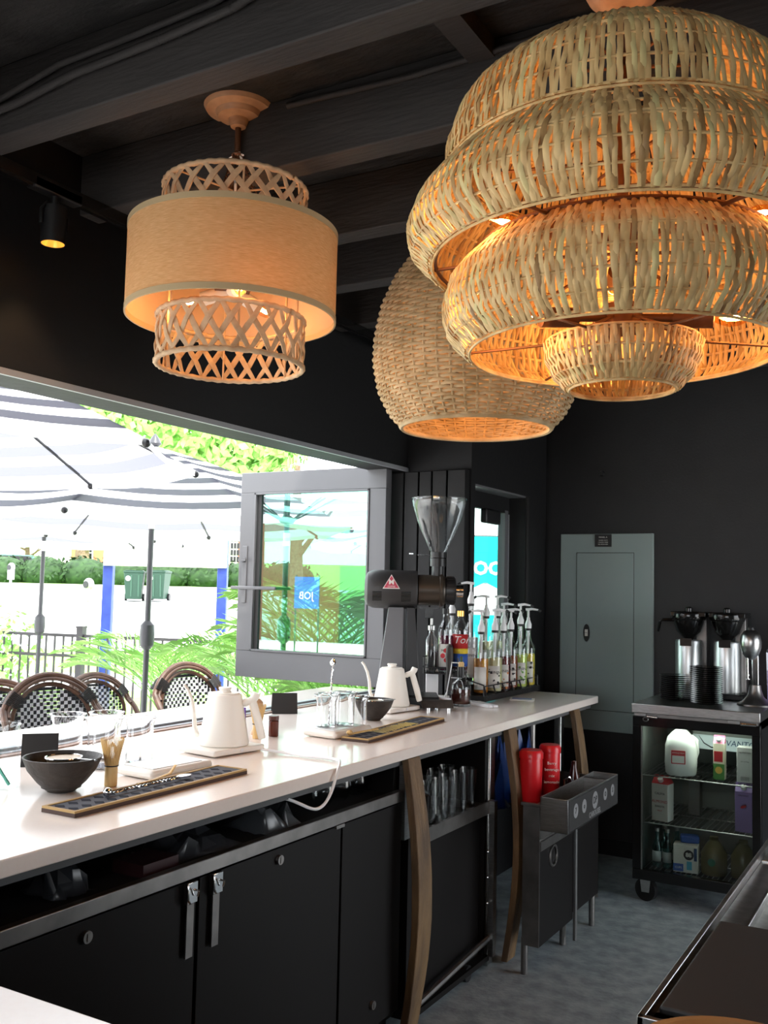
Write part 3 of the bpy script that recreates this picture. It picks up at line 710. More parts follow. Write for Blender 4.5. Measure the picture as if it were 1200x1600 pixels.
for k in range(6):
    a = R(15+60*k); c_, s_ = math.cos(a), math.sin(a); b.cyl((c_*.202, s_*.202, 2.13-gz), (c_*.202, s_*.202, 2.64-gz), .003, n=6)
    if k % 2 == 0: b.cyl((0, 0, 2.645-gz), (c_*.2, s_*.2, 2.645-gz), .003, n=6).cyl((c_*.2, s_*.2, 2.515-gz), (c_*.3, s_*.3, 2.515-gz), .003, n=6)
build('frame', b, m_rope, g)
b = MB().cyl((0, 0, 2.36-gz), (0, 0, 2.66-gz), .012).lathe(PR((0, 2.34), (.05, 2.345), (.055, 2.36), (.02, 2.372), (0, 2.372)), 24); build('stem', b, m_bronze, g)
for a in (200, 320, 80):
    a = R(a); d = Vector((math.cos(a), math.sin(a), -.25)); bulb_socket(g, Vector((0, 0, 2.35-gz))+d*.11, d, warm=3, sock=m_cream)
# -- track rail and spot
build_ = build('track_rail', MB().box(-.018, .018, -3.0, 3.4, 0, .035).box(-.006, .006, -3.0, 3.4, -.004, 0), m_blkg, loc=(-2.31, 1.9, 2.665)); tag(build_, 'long black track lighting rail under the ceiling beams', 'track rail')
g = thing('track_spotlight', 'black cylindrical track spotlight with a lit warm lens, at the upper left', 'spotlight', (-2.312, 1.955, 2.515))
build('adapter', MB().box(-.02, .02, -.09, .09, .145, .178).cyl((0, 0, .10), (0, 0, .15), .012), m_blk, g, bevel=.004)
build('yoke', MB().tube([(0, -.048, .05), (0, -.05, .09), (0, -.03, .118), (0, .03, .118), (0, .05, .09), (0, .048, .05)], .006, 6), m_blk, g)
b = MB().shell([(.037, 0), (.037, .11)], .003, 32).cyl((0, 0, .108), (0, 0, .112), .037, n=32); build('housing', b, m_blk, g)
b = MB(); b.open_ = 1; b.lathe([(.0335, .0), (.031, .02), (.026, .032)], 32); build('reflector', b, m_gold, g)
build('lens', MB().cyl((0, 0, .034), (0, 0, .038), .026, n=24), m_track_lamp, g)
ld = D.lights.new('lamp_light', 'SPOT'); ld.energy = 6; ld.color = (1, .62, .30); ld.spot_size = R(70); ld.shadow_soft_size = .03
lo = D.objects.new('lamp_light', ld); COL.objects.link(lo); lo.parent = g; lo.location = (0, 0, -.004)
# -- conduits on the first beam
def conduit(pts, r_, label):
    P_ = [Vector(p) for p in pts]; out = []; rad = []
    for i in range(len(P_)-1):
        n_ = max(2, int((P_[i+1]-P_[i]).length/.004))
        for k in range(n_): out.append(P_[i].lerp(P_[i+1], k/n_)); rad.append(r_*(1.0 if (k % 2) else .82))
    o = build('flexible_conduit', MB().tube(out, rad, 8), m_beam, ang=80); return tag(o, label, 'conduit')
conduit([(-2.43, 1.64, 2.765), (-2.15, 1.642, 2.795), (-1.95, 1.642, 2.83), (-1.7, 1.642, 2.835), (-1.45, 1.642, 2.845), (-1.25, 1.642, 2.87), (-1.18, 1.642, 2.895)], .010, 'upper black flexible conduit along the nearest ceiling beam')
conduit([(-2.43, 1.642, 2.745), (-2.1, 1.642, 2.765), (-1.9, 1.642, 2.79), (-1.6, 1.642, 2.80), (-1.38, 1.642, 2.815), (-1.28, 1.642, 2.84), (-1.20, 1.642, 2.89)], .012, 'lower black flexible conduit along the nearest ceiling beam')
conduit([(-1.6, 2.155, 2.87), (-1.2, 2.155, 2.855), (-.8, 2.155, 2.865), (-.3, 2.155, 2.86)], .010, 'black flexible conduit on the second ceiling beam')
b = MB().box(-1.03, -.96, 1.745, 2.165, 2.85, 2.90); tag(build('ceiling_blocking', b, m_beam), 'short black timber block between two ceiling beams', 'timber')

# ------------------------------------------------------------------ counter
t = thing('bar_counter', 'long white quartz bar counter along the serving window', 'counter', (-1.555, 2, .97))
b = MB().prism([(0, -3.0), (0, 2.93), (-.51, 2.93), (-.51, 2.43), (-.885, 2.43), (-.885, -3.0)], -.036, 0); build('worktop', b, m_stone, t, bevel=.003)
b = MB().prism([(-.03, -3.0), (-.03, 2.90), (-.51, 2.90), (-.51, 2.44), (-.885, 2.44), (-.885, -3.0)], -.060, -.036); build('substrate', b, m_under, t)
b = MB().box(-.745, -.51, 2.51, 3.17, -.04, 0); build('window_sill', b, m_stone, t)
t = thing('return_counter', 'white quartz return counter in the bottom left foreground', 'counter', (-1.08, .575, .97))
build('worktop', MB().box(-.475, .6, -.4, .315, -.036, 0), m_stone, t, bevel=.003)
build('base', MB().box(-.40, .5, -.35, .28, -.97, -.036), m_cab, t)
# cabinets under the counter
t = thing('bar_cabinet', 'black bar cabinet with open upper shelf under the white counter', 'cabinet', (-1.60, 1.0, 0))
b = MB().box(-.55, -.02, -2.0, 1.93, .08, .10).box(-.55, -.53, -2.0, 1.93, .10, .91).box(-.53, -.02, 1.90, 1.93, .10, .91).box(-.53, -.02, -2.0, -1.97, .10, .91).box(-.52, -.03, -2.0, 1.9, .0, .08)
build('body', b, m_cab, t)
build('shelf', MB().box(-.53, -.005, -1.97, 1.90, .79, .81), m_blkm, t)
build('shelf_lip', MB().box(-.005, .018, -1.97, 1.90, .790, .826), m_steeld, t, bevel=.002)
for y0, y1 in ((-1.96, -.86), (-.85, -.01), (0, .885), (.89, 1.54), (1.545, 1.92)):
    d = build('door', MB().box(-.018, .006, y0, y1-.006, .11, .782), m_cab, t, bevel=.002)
for y, z in ((.524, .768-.02), (1.215, .752), (1.74, .185)):
    build('lock', MB().cyl((0, y, z), (.016, y, z), .013).box(.012, .018, y-.003, y+.003, z-.008, z+.008), m_steeld, t)
for y in (.845, .94):
    b = MB().box(.008, .024, y-.018, y+.018, .735, .785).tube([(.026, y-.02, .782), (.03, y-.022, .75), (.022, y-.006, .735)], .003, 6).tube([(.03, y-.005, .77), (.036, y+.008, .765), (.03, y+.01, .75)], .003, 6)
    l_ = build('latch', b, m_chrome, t, bevel=.002)
    build('latch_strap', MB().box(.014, .018, y-.012, y+.013, .607, .735), m_steeld, l_)
build('hinge', MB().box(.0, .012, 1.50, 1.545, .776, .786), m_steeld, t)
b = MB()
# crumpled bags and boxes on the open shelf
def crumple(name, label, cat, c, s, mt, seed, group=None):
    rr = random.Random(seed); b = MB(); n_ = 7; vs = []
    for i in range(n_):
        for j in range(n_): vs.append((c[0]+s[0]*(i/(n_-1)-.5)+rr.uniform(-.1, .1)*s[0], c[1]+s[1]*(j/(n_-1)-.5)+rr.uniform(-.1, .1)*s[1], c[2]+(s[2]*rr.random() if 0 < i < n_-1 and 0 < j < n_-1 else 0)))
    b._add(vs, [(i*n_+j, (i+1)*n_+j, (i+1)*n_+j+1, i*n_+j+1) for i in range(n_-1) for j in range(n_-1)])
    o = build(name, b, mt, solid=.002, ang=10); return tag(o, label, cat, group)
m_bag = M('dull plastic bag', (.03, .032, .036), .3)
crumple('plastic_bag', 'crumpled dark plastic bag on the open shelf below the leftmost kettle', 'bag', (-1.72, 1.98, .812), (.16, .24, .06), m_bag, 1)
crumple('plastic_bag', 'crumpled clear plastic bag on the open shelf, right of the darker one', 'bag', (-1.70, 2.30, .812), (.16, .20, .07), M('clear bag', (.07, .075, .08), .25), 2)
crumple('plastic_bag', 'small crumpled bag near the left end of the open shelf', 'bag', (-1.72, 1.56, .812), (.12, .10, .08), m_bag, 3)
t = build('napkin_box', MB().box(-.05, .05, -.06, .06, 0, .03), M('dark red box', (.03, .006, .008), .5), loc=(-1.68, 1.79, .811)); tag(t, 'small dark red box on the open shelf', 'box')
# black shelf-divider and glass rack section
t = thing('glass_rack', 'black under-counter rack with a steel-lipped shelf for drinking glasses', 'rack', (-1.60, 3.345, 0))
b = MB().box(-.50, -.48, -.33, .33, .05, .90).box(-.48, -.02, .31, .33, .05, .90).box(-.48, -.02, -.33, -.31, .05, .90).box(-.48, 0, -.33, .33, .03, .05)
build('body', b, m_cab, t)
build('shelf', MB().box(-.48, -.01, -.31, .31, .635, .645), m_steeld, t)
build('shelf_lip', MB().box(-.01, .0, -.31, .345, .605, .655), m_steeld, t)
build('back_panel', MB().box(-.06, -.04, -.31, .31, .05, .60), m_cab, t)
b = MB().box(.0, .022, .315, .345, .05, .655); build('edge_strip', b, m_steel, t)
for z in (.36, .26, .46): build('screw', MB().ball((.003, .30, z), .006, 8), m_chrome, t)
build('brace', MB().tube([(0.0, -.30, .07), (.0, .33, .12)], .012, 8), m_steeld, t)
build('castor', MB().cyl((-.05, .16, .03), (-.01, .16, .03), .03), m_blk, t)
for i, y in enumerate((3.715, 4.555)):
    o = build('steel_post', MB().box(-.015, .015, -.03, .03, 0, .91).box(.014, .02, -.032, -.022, 0, .91), m_steel, loc=(-1.63, y, 0), bevel=.003)
    tag(o, ['stainless steel post beside the middle barrel stave', 'stainless steel post beside the farthest barrel stave'][i], 'post')
o = build('steel_post', MB().box(-.012, .012, -.02, .02, .655, .91), m_steel, loc=(-1.60, 2.945, 0)); o.location.z = 0
tag(o, 'short stainless steel post beside the nearest barrel stave', 'post')
# barrel staves
def stave(y, label, seed):
    rr = random.Random(seed); b = MB(); vs = []; n_ = 14
    for i in range(n_+1):
        f = i/n_; z = .008+.925*f; bow = .055*math.sin(PI*(f*.96+.03)); hw = .040+.008*math.sin(PI*f)
        for (dx, dy) in ((0, -hw), (.028, -hw), (.028, hw), (0, hw)): vs.append((bow+dx+rr.uniform(-.001, .001), dy+rr.uniform(-.0012, .0012), z))
    fs = [(3, 2, 1, 0), tuple(4*n_+k for k in range(4))]
    for i in range(n_):
        for k in range(4): fs.append((4*i+k, 4*i+(k+1) % 4, 4*i+4+(k+1) % 4, 4*i+4+k))
    b._add(vs, fs); o = build('barrel_stave', b, m_stave, loc=(-1.585, y, 0), bevel=.003); return tag(o, label, 'wooden stave', 'barrel staves bracing the counter')
stave(2.925, 'curved oak barrel stave nearest the camera, bracing the counter front', 1)
stave(3.785, 'curved oak barrel stave left of the steel sink unit', 2)
stave(4.60, 'curved oak barrel stave at the far end of the counter', 3)
# drinking glasses on the rack
def lathe_glass(name, label, cat, prof, th, loc, mt=None, group=None, n=28):
    o = build(name, MB().shell(prof, th, n).cyl((0, 0, prof[0][1]), (0, 0, prof[0][1]+.006), prof[0][0]-th*.5, n=n), mt or m_glass, loc=loc); return tag(o, label, cat, group)
k0 = None; pos = [(-1.65, 3.13), (-1.65, 3.22), (-1.64, 3.30), (-1.65, 3.38), (-1.645, 3.47), (-1.65, 3.56), (-1.74, 3.17), (-1.74, 3.26), (-1.74, 3.35), (-1.74, 3.45), (-1.74, 3.55), (-1.83, 3.30), (-1.83, 3.42)]
for x, y in pos:
    if k0 is None:
        k0 = tag(build('drinking_glass', MB().shell([(.028, 0), (.030, .02), (.036, .15)], .0022, 24).cyl((0, 0, 0), (0, 0, .008), .027, n=24), m_thin, loc=(x, y, .646)),
                 'tall clear drinking glass standing among others on the steel-lipped rack shelf', 'glass', 'drinking glasses on the rack shelf')
    else: o = k0.copy(); COL.objects.link(o); o.location = (x, y, .646)
t = thing('glass_jug', 'dark glass jug with black handle on the rack shelf beside the nearest stave', 'jug', (-1.65, 3.06, .646))
build('body', MB().shell([(.042, 0), (.045, .02), (.043, .10), (.035, .13), (.04, .15)], .003, 28), m_thin, t)
build('handle', MB().tube([(.035, .01, .14), (.07, .015, .13), (.065, .015, .06), (.04, .01, .04)], .008, 8), m_blk, t)
k0 = None
for y in (2.62, 2.72, 2.82):
    if k0 is None: k0 = tag(build('stemless_glass', MB().shell([(.022, 0), (.035, .02), (.038, .05), (.030, .085)], .002, 24), m_thin, loc=(-1.72, y, .811)), 'stemless clear glass on the open shelf beside the nearest stave', 'glass', 'stemless glasses at the end of the open shelf')
    else: o = k0.copy(); COL.objects.link(o); o.location = (-1.72, y, .811)

# ------------------------------------------------------------------ sink unit and speed rail
t = thing('sink_unit', 'stainless steel under-counter bar sink on legs', 'sink', (-1.49, 4.02, 0))
b = MB().box(.03, .10, -.35, -.345, .12, .655).box(-.10, -.09, -.13, .40, .12, .655).box(-.1, .10, .395, .40, .12, .655); build('side_panel', b, m_steeld, t)
build('deck', MB().box(-.10, .09, -.12, .20, .625, .635), m_steeld, t)
build('front_panel', MB().box(.09, .10, -.345, .05, .12, .50).box(.09, .10, .075, .40, .14, .50), m_cab, t)
build('front_rail', MB().box(.095, .105, -.345, .40, .485, .52), m_steeld, t)
b = MB().box(-.10, .10, -.13, .40, .52, .53).box(.03, .10, -.345, -.13, .52, .53).box(.03, .10, -.345, -.335, .53, .665).box(-.10, .10, .385, .395, .53, .665).box(.09, .10, -.345, .395, .53, .665).box(-.10, -.09, -.12, .395, .53, .665)
b.box(.02, .105, -.352, -.34, .655, .668).box(.085, .15, -.35, .40, .66, .668); build('basin', b, m_steeld, t, bevel=.002)
for x, y in ((.03, -.32), (.05, .07), (.08, .37)): build('leg', MB().cyl((x, y, 0), (x, y, .14), .014), m_steeld, t)
build('corner_post', MB().box(.10, .112, .052, .073, .03, .50), m_under, t, bevel=.002)
build('faucet_hook', MB().tube([(.07, .02, .66), (.07, .02, .70), (.09, .03, .715), (.105, .035, .69)], .005, 8), m_chrome, t)
build('drain_ring', MB().tube([(.103+.0*k, -.20+.04*math.cos(2*PI*k/20), .44+.04*math.sin(2*PI*k/20)) for k in range(20)], .006, 6, closed=True), m_steeld, t)
t = thing('speed_rail', 'stainless steel bottle rail with a dark label strip, hung on the front of the sink', 'bottle rail', (-1.285, 3.86, .60))
b = MB().box(-.055, .055, -.32, .32, 0, .004).box(-.055, -.051, -.32, .32, 0, .125).box(.051, .055, -.32, .32, 0, .125).box(-.055, .055, -.32, -.316, 0, .125).box(-.055, .055, .316, .32, 0, .125).box(-.052, .052, .18, .183, 0, .12)
build('trough', b, m_steel, t, bevel=.001)
lb = build('label_strip', MB().box(.0555, .0565, -.31, .31, .004, .118), m_blkm, t)
wf_ = M('silver print', (.22, .22, .225), .5)
for i, (y, r_) in enumerate(((-.235, .027), (-.135, .026), (.0, .034), (.135, .024), (.235, .024))):
    build('round_emblem', MB().cyl((.0562, y, .072), (.0575, y, .072), r_, n=24), wf_, lb)
    text('emblem_mark', '%'[:0] or ['7', 'o', 'DP', 'O', 'S'][i], r_*1.1, m_blkm, lb, frame((.0577, y, .072), (0, 1, 0), (0, 0, 1)), .0004, bold=.001)
text('lettering', 'CAROUSEL', .030, wf_, lb, frame((.0567, .0, .022), (0, 1, 0), (0, 0, 1)), .0004, bold=.0006)
# red canisters
def canister(loc, label, r_, lines):
    t = thing('red_canister', label, 'canister', loc, R(0))
    build('body', MB().lathe([(r_*.88, 0), (r_*.93, .01), (r_, .165), (r_*.96, .178), (0, .178)], 28), m_red, t)
    build('lid', MB().lathe([(r_*1.05, .178), (r_*1.06, .200), (r_*.9, .212), (0, .212)], 28), m_red, t)
    for i, s_ in enumerate(lines):
        text('print', s_, .017, m_label, t, frame((r_*.95*math.cos(R(-60)), r_*.95*math.sin(R(-60)), .14-.026*i), (math.sin(R(60)), math.cos(R(60)), 0), (0, 0, 1)) @ T(0, 0, .0045), .0006)
canister((-1.49, 3.83, .636), 'plain red plastic canister standing in the steel sink, nearest the stave', .047, [])
canister((-1.475, 4.01, .636), 'red plastic canister with white printed lines standing in the steel sink', .044, ['Berry', 'beverage', 'mix', 'lemonade'])
for i, (y, x) in enumerate(((3.78, -1.66), (3.98, -1.68), (4.15, -1.66))):
    crumple('blue_plastic_bag', ['crumpled blue plastic bag behind the red canisters, the left one', 'crumpled blue plastic bag behind the red canisters, the middle one', 'crumpled blue plastic bag behind the red canisters, the right one'][i], 'bag', (x, y, .60), (.12, .16, .30), M('blue bag', (.012, .045, .19), .35), 20+i)
o = build('cola_bottle', MB().lathe([(.03, 0), (.033, .02), (.033, .13), (.014, .19), (.013, .22), (0, .222)], 24), M('dark syrup', (.05, .012, .008), .1), loc=(-1.44, 4.22, .532)); tag(o, 'dark bottle leaning in the sink right of the red canisters', 'bottle')
t = thing('steel_pipe', 'vertical steel pipe behind the red canisters', 'pipe', (-1.66, 4.27, 0)); build('tube', MB().cyl((0, 0, 0), (0, 0, .91), .018), m_steeld, t)
CZ = .9705
# ------------------------------------------------------------------ kettles
def kettle(loc, label, plate_rz, rz=R(30)):
    b_ = thing('kettle_base', label[1], 'kettle base', (loc[0], loc[1], CZ), plate_rz)
    build('base_plate', MB().box(-.085, .085, -.115, .10, .003, .021), m_white, b_, bevel=.004)
    build('dial', MB().cyl((.086, -.0, .012), (.088, 0, .012), .006), m_whitep, b_)
    t = thing('gooseneck_kettle', label[0], 'kettle', (loc[0], loc[1], CZ+.0215), rz)
    b = MB().lathe([(.077, 0), (.080, .003), (.0805, .010), (.078, .02), (.0545, .150), (.0525, .158), (.050, .160), (0, .160)], 48); build('body', b, m_cream, t, ang=30)
    build('lid', MB().lathe([(.046, .160), (.046, .1635), (.0, .1635)], 40).lathe([(.020, .1635), (.018, .170), (.021, .176), (.020, .180), (0, .180)], 28), m_cream, t)
    sp = [(-.062, 0, .022), (-.085, 0, .028), (-.094, 0, .055), (-.098, 0, .10), (-.107, 0, .14), (-.122, 0, .172), (-.133, 0, .185)]
    build('spout', MB().tube(sp, [.010, .009, .0075, .0065, .006, .0055, .0052], 14), m_cream, t)
    b = MB().tube([(.045, 0, .128), (.070, 0, .132)], [.007, .012], 12)
    b.tube([(.062, 0, .132), (.088, 0, .140), (.098, 0, .156), (.101, 0, .164)], [.011, .014, .0145, .013], 14)
    b.tube([(.085, 0, .150), (.096, 0, .115), (.110, 0, .07), (.122, 0, .025), (.1235, 0, .020)], [.012, .013, .0135, .0125, .011], 14)
    build('handle', b, m_cream, t); return t
kettle((-2.001, 2.463), ('cream gooseneck kettle in front of the rattan chair, the one nearer the camera', 'thin white electric base under the nearer kettle'), R(-8))
kettle((-2.095, 3.715), ('cream gooseneck kettle standing in front of the coffee grinder', 'thin white electric base under the kettle by the grinder'), R(-8), R(33))
# ------------------------------------------------------------------ scales (white trays)
def scale(loc, label):
    t = thing('coffee_scale', label, 'scale', (loc[0], loc[1], CZ), R(-4))
    build('body', MB().box(-.075, .07, -.11, .12, .002, .028), m_white, t, bevel=.010)
    build('platform', MB().box(-.062, .056, -.095, .09, .028, .0305), m_whitep, t, bevel=.001)
scale((-1.90, 2.085), 'flat white coffee scale beside the bamboo whisk, left of the nearer kettle')
scale((-1.90, 2.98), 'flat white coffee scale under the far cluster of glass beakers')
# ------------------------------------------------------------------ glass beakers
def beaker(loc, label, r0=.036, r1=.045, h=.115, spout=True):
    b = MB().tube(circ(r1+.002, h, 40), .0016, 6, closed=True).shell([(r0*.9, 0), (r0, .006), (r0*.98, h*.8), (r1, h*.97), (r1+.004, h)], .0022, 36).cyl((0, 0, 0), (0, 0, .005), r0*.88, n=36)
    return tag(build('glass_beaker', b, m_glass, loc=loc), label, 'glass beaker')
beaker((-2.265, 2.060, CZ), 'clear glass beaker behind the nearer bowl, the leftmost of its group', .044, .050, .135)
beaker((-2.10, 2.045, CZ), 'clear glass beaker behind the upright bamboo whisk', .046, .053, .140)
beaker((-2.21, 2.16, CZ), 'clear glass beaker at the back of the nearer beaker group', .044, .050, .135)
beaker((-2.085, 2.175, CZ), 'clear glass beaker right of the bamboo whisk behind the scale', .040, .046, .13)
beaker((-1.925, 2.94, CZ+.031), 'clear glass beaker at the left of the far scale', .036, .043, .112)
beaker((-1.895, 3.02, CZ+.031), 'clear glass beaker in the middle of the far scale holding the twisted spoon', .034, .042, .118)
beaker((-1.985, 3.05, CZ+.0), 'clear glass beaker behind the far scale, beside the small black tent card', .034, .041, .135)
beaker((-1.90, 3.12, CZ), 'clear glass beaker right of the far scale, next to the far bowl', .032, .040, .125)
t = thing('glass_jug', 'large clear glass jug cut off by the left edge of the picture', 'jug', (-2.11, 1.70, CZ))
build('body', MB().shell([(.050, 0), (.052, .006), (.046, .10), (.044, .15), (.048, .158)], .003, 40).cyl((0, 0, 0), (0, 0, .006), .049, n=40), m_thin, t)
build('green_band', MB().tube([(.051, -.01, .012), (.035, -.035, .06), (.01, -.045, .105)], .004, 6), M('green glass', (.10, .42, .32), .2), t)
# twisted bar spoon standing in a beaker
def spoon(name, label, path_len, m_, loc):
    t = thing(name, label, 'bar spoon', loc); q = m_
    b = MB()
    for ph in (0, PI):
        b.tube([q @ Vector((.0022*math.cos(ph+i*.9), .0022*math.sin(ph+i*.9), i*.005)) for i in range(int(path_len/.005))], .0018, 5)
    build('twisted_shaft', b, m_chrome, t)
    b = MB(); b.lathe([(0, 0), (.011, .006), (.013, .014), (.008, .024), (.002, .03)], 14, q @ T(0, 0, path_len-.005) @ Matrix.Diagonal((1, .6, 1, 1)))
    build('knob', b, m_chrome, t); return t
spoon('bar_spoon', 'twisted steel bar spoon standing upright in the far beakers', .245, RY(R(2)) @ RX(R(-2)), (-1.945, 2.985, CZ+.0))
# ------------------------------------------------------------------ bowls with strainers
def bowl(loc, label, r_, h, rz=0):
    t = thing('tea_bowl', label[0], 'bowl', loc, rz)
    build('body', MB().shell([(r_*.34, 0), (r_*.37, .002), (r_*.62, h*.28), (r_*.86, h*.62), (r_, h)], .005, 48).lathe([(.001, .006), (r_*.5, .010), (r_*.52, .022), (.001, .016)], 32), m_bowl, t)
    s = thing('tea_strainer', label[1], 'strainer', (loc[0]+.012, loc[1]+.012, loc[2]+h-.008), rz)
    build('rim', MB().tube(circ(r_*.46, .004, 40, -.018, 0), .0022, 6, closed=True), m_chrome, s)
    build('mesh_cup', MB().lathe([(r_*.45, .003), (r_*.38, -.014), (r_*.15, -.024), (0, -.026)][::-1], 32, T(-.018, 0, 0)), M('fine steel mesh', (.30, .22, .14), .4, .8), s)
    build('handle', MB().tube([(r_*.46-.018, -.004, .004), (r_*.9, -.012, .006)], [.005, .006], 6, sq=.35, upv=(0, 0, 1)), m_chrome, s)
bowl((-1.945, 1.757, CZ), ('dark stoneware tea bowl nearest the camera on the white counter', 'steel tea strainer resting in the nearer dark bowl'), .098, .086, R(10))
bowl((-2.00, 3.40, CZ), ('dark stoneware tea bowl beside the far beakers', 'steel tea strainer resting in the far dark bowl'), .083, .082, R(60))
# ------------------------------------------------------------------ bamboo whisks
def whisk(loc, label, s=1.0):
    t = thing('bamboo_whisk', label, 'whisk', loc)
    build('grip', MB().lathe([(.0155*s, 0), (.0165*s, .003), (.0165*s, .045*s), (.0155*s, .050*s), (.0155*s, .052*s), (0, .052*s)], 28), m_bamboo, t)
    build('thread', MB().tube(circ(.0165*s, .052*s, 24), .0018, 6, closed=True), m_blkm, t)
    b = MB()
    for k in range(44):
        a = 2*PI*k/44; c_, q_ = math.cos(a), math.sin(a); b.tube([(c_*.015*s, q_*.015*s, .05*s), (c_*.022*s, q_*.022*s, .085*s), (c_*.030*s, q_*.030*s, .118*s), (c_*.0285*s, q_*.0285*s, .123*s)], [.0012*s, .0011*s, .0009*s, .0004*s], 4)
    for k in range(20):
        a = 2*PI*k/20; c_, q_ = math.cos(a), math.sin(a); b.tube([(c_*.010*s, q_*.010*s, .05*s), (c_*.010*s, q_*.010*s, .10*s), (0, 0, .112*s)], .001*s, 4)
    build('tines', b, m_bamboo, t)
whisk((-1.89, 1.872, CZ), 'bamboo tea whisk standing beside the nearer dark bowl')
whisk((-2.075, 2.735, CZ), 'bamboo tea whisk standing behind the nearer kettle handle', .95)
t = thing('wooden_scoop', 'round wooden tamper knob behind the nearer kettle handle', 'wooden tool', (-2.13, 2.80, CZ))
build('head', MB().lathe([(.0, .075), (.018, .080), (.024, .098), (.022, .115), (.010, .126), (0, .127)], 28), m_wood, t)
build('stem', MB().lathe([(.018, 0), (.018, .01), (.009, .03), (.010, .08)], 20), m_wood, t)
o = build('purple_packet', MB().hexa([(-.018, -.008, 0), (.018, -.008, 0), (.018, .008, 0), (-.018, .008, 0)], [(-.016, -.002, .105), (.016, -.002, .105), (.016, .002, .105), (-.016, .002, .105)]), M('purple foil', (.17, .09, .50), .3), loc=(-2.12, 2.70, CZ), rz=R(30), bevel=.002); tag(o, 'small purple packet behind the nearer kettle', 'packet')
t = thing('brown_jar', 'small brown jar with dark lid right of the nearer kettle handle', 'jar', (-2.06, 2.81, CZ))
build('body', MB().lathe([(.017, 0), (.018, .003), (.018, .052), (.015, .056)], 24), M('brown glass', (.10, .022, .012), .12), t)
build('lid', MB().lathe([(.0185, .056), (.0185, .071), (.0, .072)], 24), M('maroon lid', (.09, .03, .025), .4), t)
# ------------------------------------------------------------------ tent cards
def tent(loc, label, w_, h, d_, rz):
    t = build('tent_card', MB().hexa([(-w_/2, -d_/2, 0), (w_/2, -d_/2, 0), (w_/2, -d_/2+.003, 0), (-w_/2, -d_/2+.003, 0)], [(-w_/2, -.0015, h), (w_/2, -.0015, h), (w_/2, .0015, h), (-w_/2, .0015, h)]).hexa([(-w_/2, d_/2-.003, 0), (w_/2, d_/2-.003, 0), (w_/2, d_/2, 0), (-w_/2, d_/2, 0)], [(-w_/2, -.0015, h), (w_/2, -.0015, h), (w_/2, .0015, h), (-w_/2, .0015, h)]), m_blkm, loc=loc, rz=rz)
    return tag(t, label, 'tent card')
tent((-2.27, 1.965, CZ), 'black folded tent card behind the nearer dark bowl', .10, .088, .07, R(48))
tent((-2.40, 3.345, CZ), 'black folded tent card standing by the window track, left of the far beakers', .105, .082, .075, R(40))
# ------------------------------------------------------------------ patterned trays
def tray(loc, label, L_, rz, spots):
    t = thing('patterned_tray', label, 'tray', loc, rz)
    w_ = .105
    build('rim', MB().box(-w_/2, w_/2, 0, L_, 0, .011).box(-w_/2, -w_/2+.008, 0, L_, .011, .014).box(w_/2-.008, w_/2, 0, L_, .011, .014).box(-w_/2+.008, w_/2-.008, 0, .008, .011, .014).box(-w_/2+.008, w_/2-.008, L_-.008, L_, .011, .014), M('tan tray rim', (.42, .27, .11), .6, spec=.3), t)
    build('underside', MB().box(-w_/2-.0005, w_/2+.0005, -.0005, L_+.0005, -.0002, .009), M('dark tray edge', (.06, .032, .024), .7), t)
    build('inlay', MB().box(-w_/2+.008, w_/2-.008, .008, L_-.008, .011, .0118), M('slate inlay', (.085, .085, .10), .75, spec=.2), t)
    b = MB(); n_ = int(L_/.04)
    for i in range(n_):
        y = .025+i*.04
        for x in (-.022, .022):
            b.prism([(x-.017, y), (x, y-.013), (x+.017, y), (x, y+.013)], .0118, .0124)
    build('diamond_pattern', b, M('black inlay', (.008, .009, .018), .8, spec=.2), t)
    return t
tray((-1.75, 1.575, CZ), 'long patterned tray on the counter in front of the nearer kettle', .635, R(1), 0)
tray((-1.765, 2.88, CZ), 'long patterned tray on the counter in front of the far bowl, with bamboo spoon', .665, R(3.5), 1)
t = thing('bar_spoon', 'twisted steel bar spoon lying on the nearer patterned tray', 'bar spoon', (-1.755, 1.74, CZ+.0155))
b = MB()
for ph in (0, PI): b.tube([(.002*math.cos(ph+i*.9)-.004+.0*i, .004*i, .004+.002*math.sin(ph+i*.9)) for i in range(62)], .0018, 5)
build('twisted_shaft', b, m_chrome, t)
build('knob', MB().ball((-.003, -.008, .008), .011, 12), m_chrome, t)
build('bowl', MB().lathe([(.001, 0), (.008, .002), (.013, .006)], 20, T(-.004, .265, 0) @ Matrix.Diagonal((1, 1.9, 1, 1))), m_chrome, t, solid=.001)
o = build('bamboo_scoop', MB().tube([(0, 0, .004), (0, .06, .005), (0, .12, .012), (-.004, .145, .03)], [.005, .005, .006, .004], 8, sq=.35, upv=(0, 0, 1)), m_bamboo, loc=(-1.785, 1.86, CZ+.0155)); tag(o, 'curved bamboo tea scoop lying on the nearer patterned tray', 'scoop')
o = build('bamboo_spoon', MB().tube([(0, 0, .004), (0, .08, .006), (0, .15, .006)], [.004, .004, .003], 8, sq=.5).ball((0, -.012, .010), .013, 12, (.8, 1, .6)), m_bamboo, loc=(-1.80, 2.915, CZ+.016), rz=R(-8)); tag(o, 'small bamboo spoon lying on the far patterned tray', 'spoon')
b = MB(); rr = random.Random(8)
for i in range(26): y = .17+i*.0115; x = rr.uniform(-.008, .008); b.prism([(-.028+x, y), (.03+x, y-.004), (.03+x, y+.003), (-.028+x, y+.005)], .0124, .0128)
tr_ = [q_ for q_ in D.objects if q_.name.startswith('patterned_tray')][-1]
build('gold_pattern', b, M('gold inlay', (.62, .45, .12), .45), tr_)
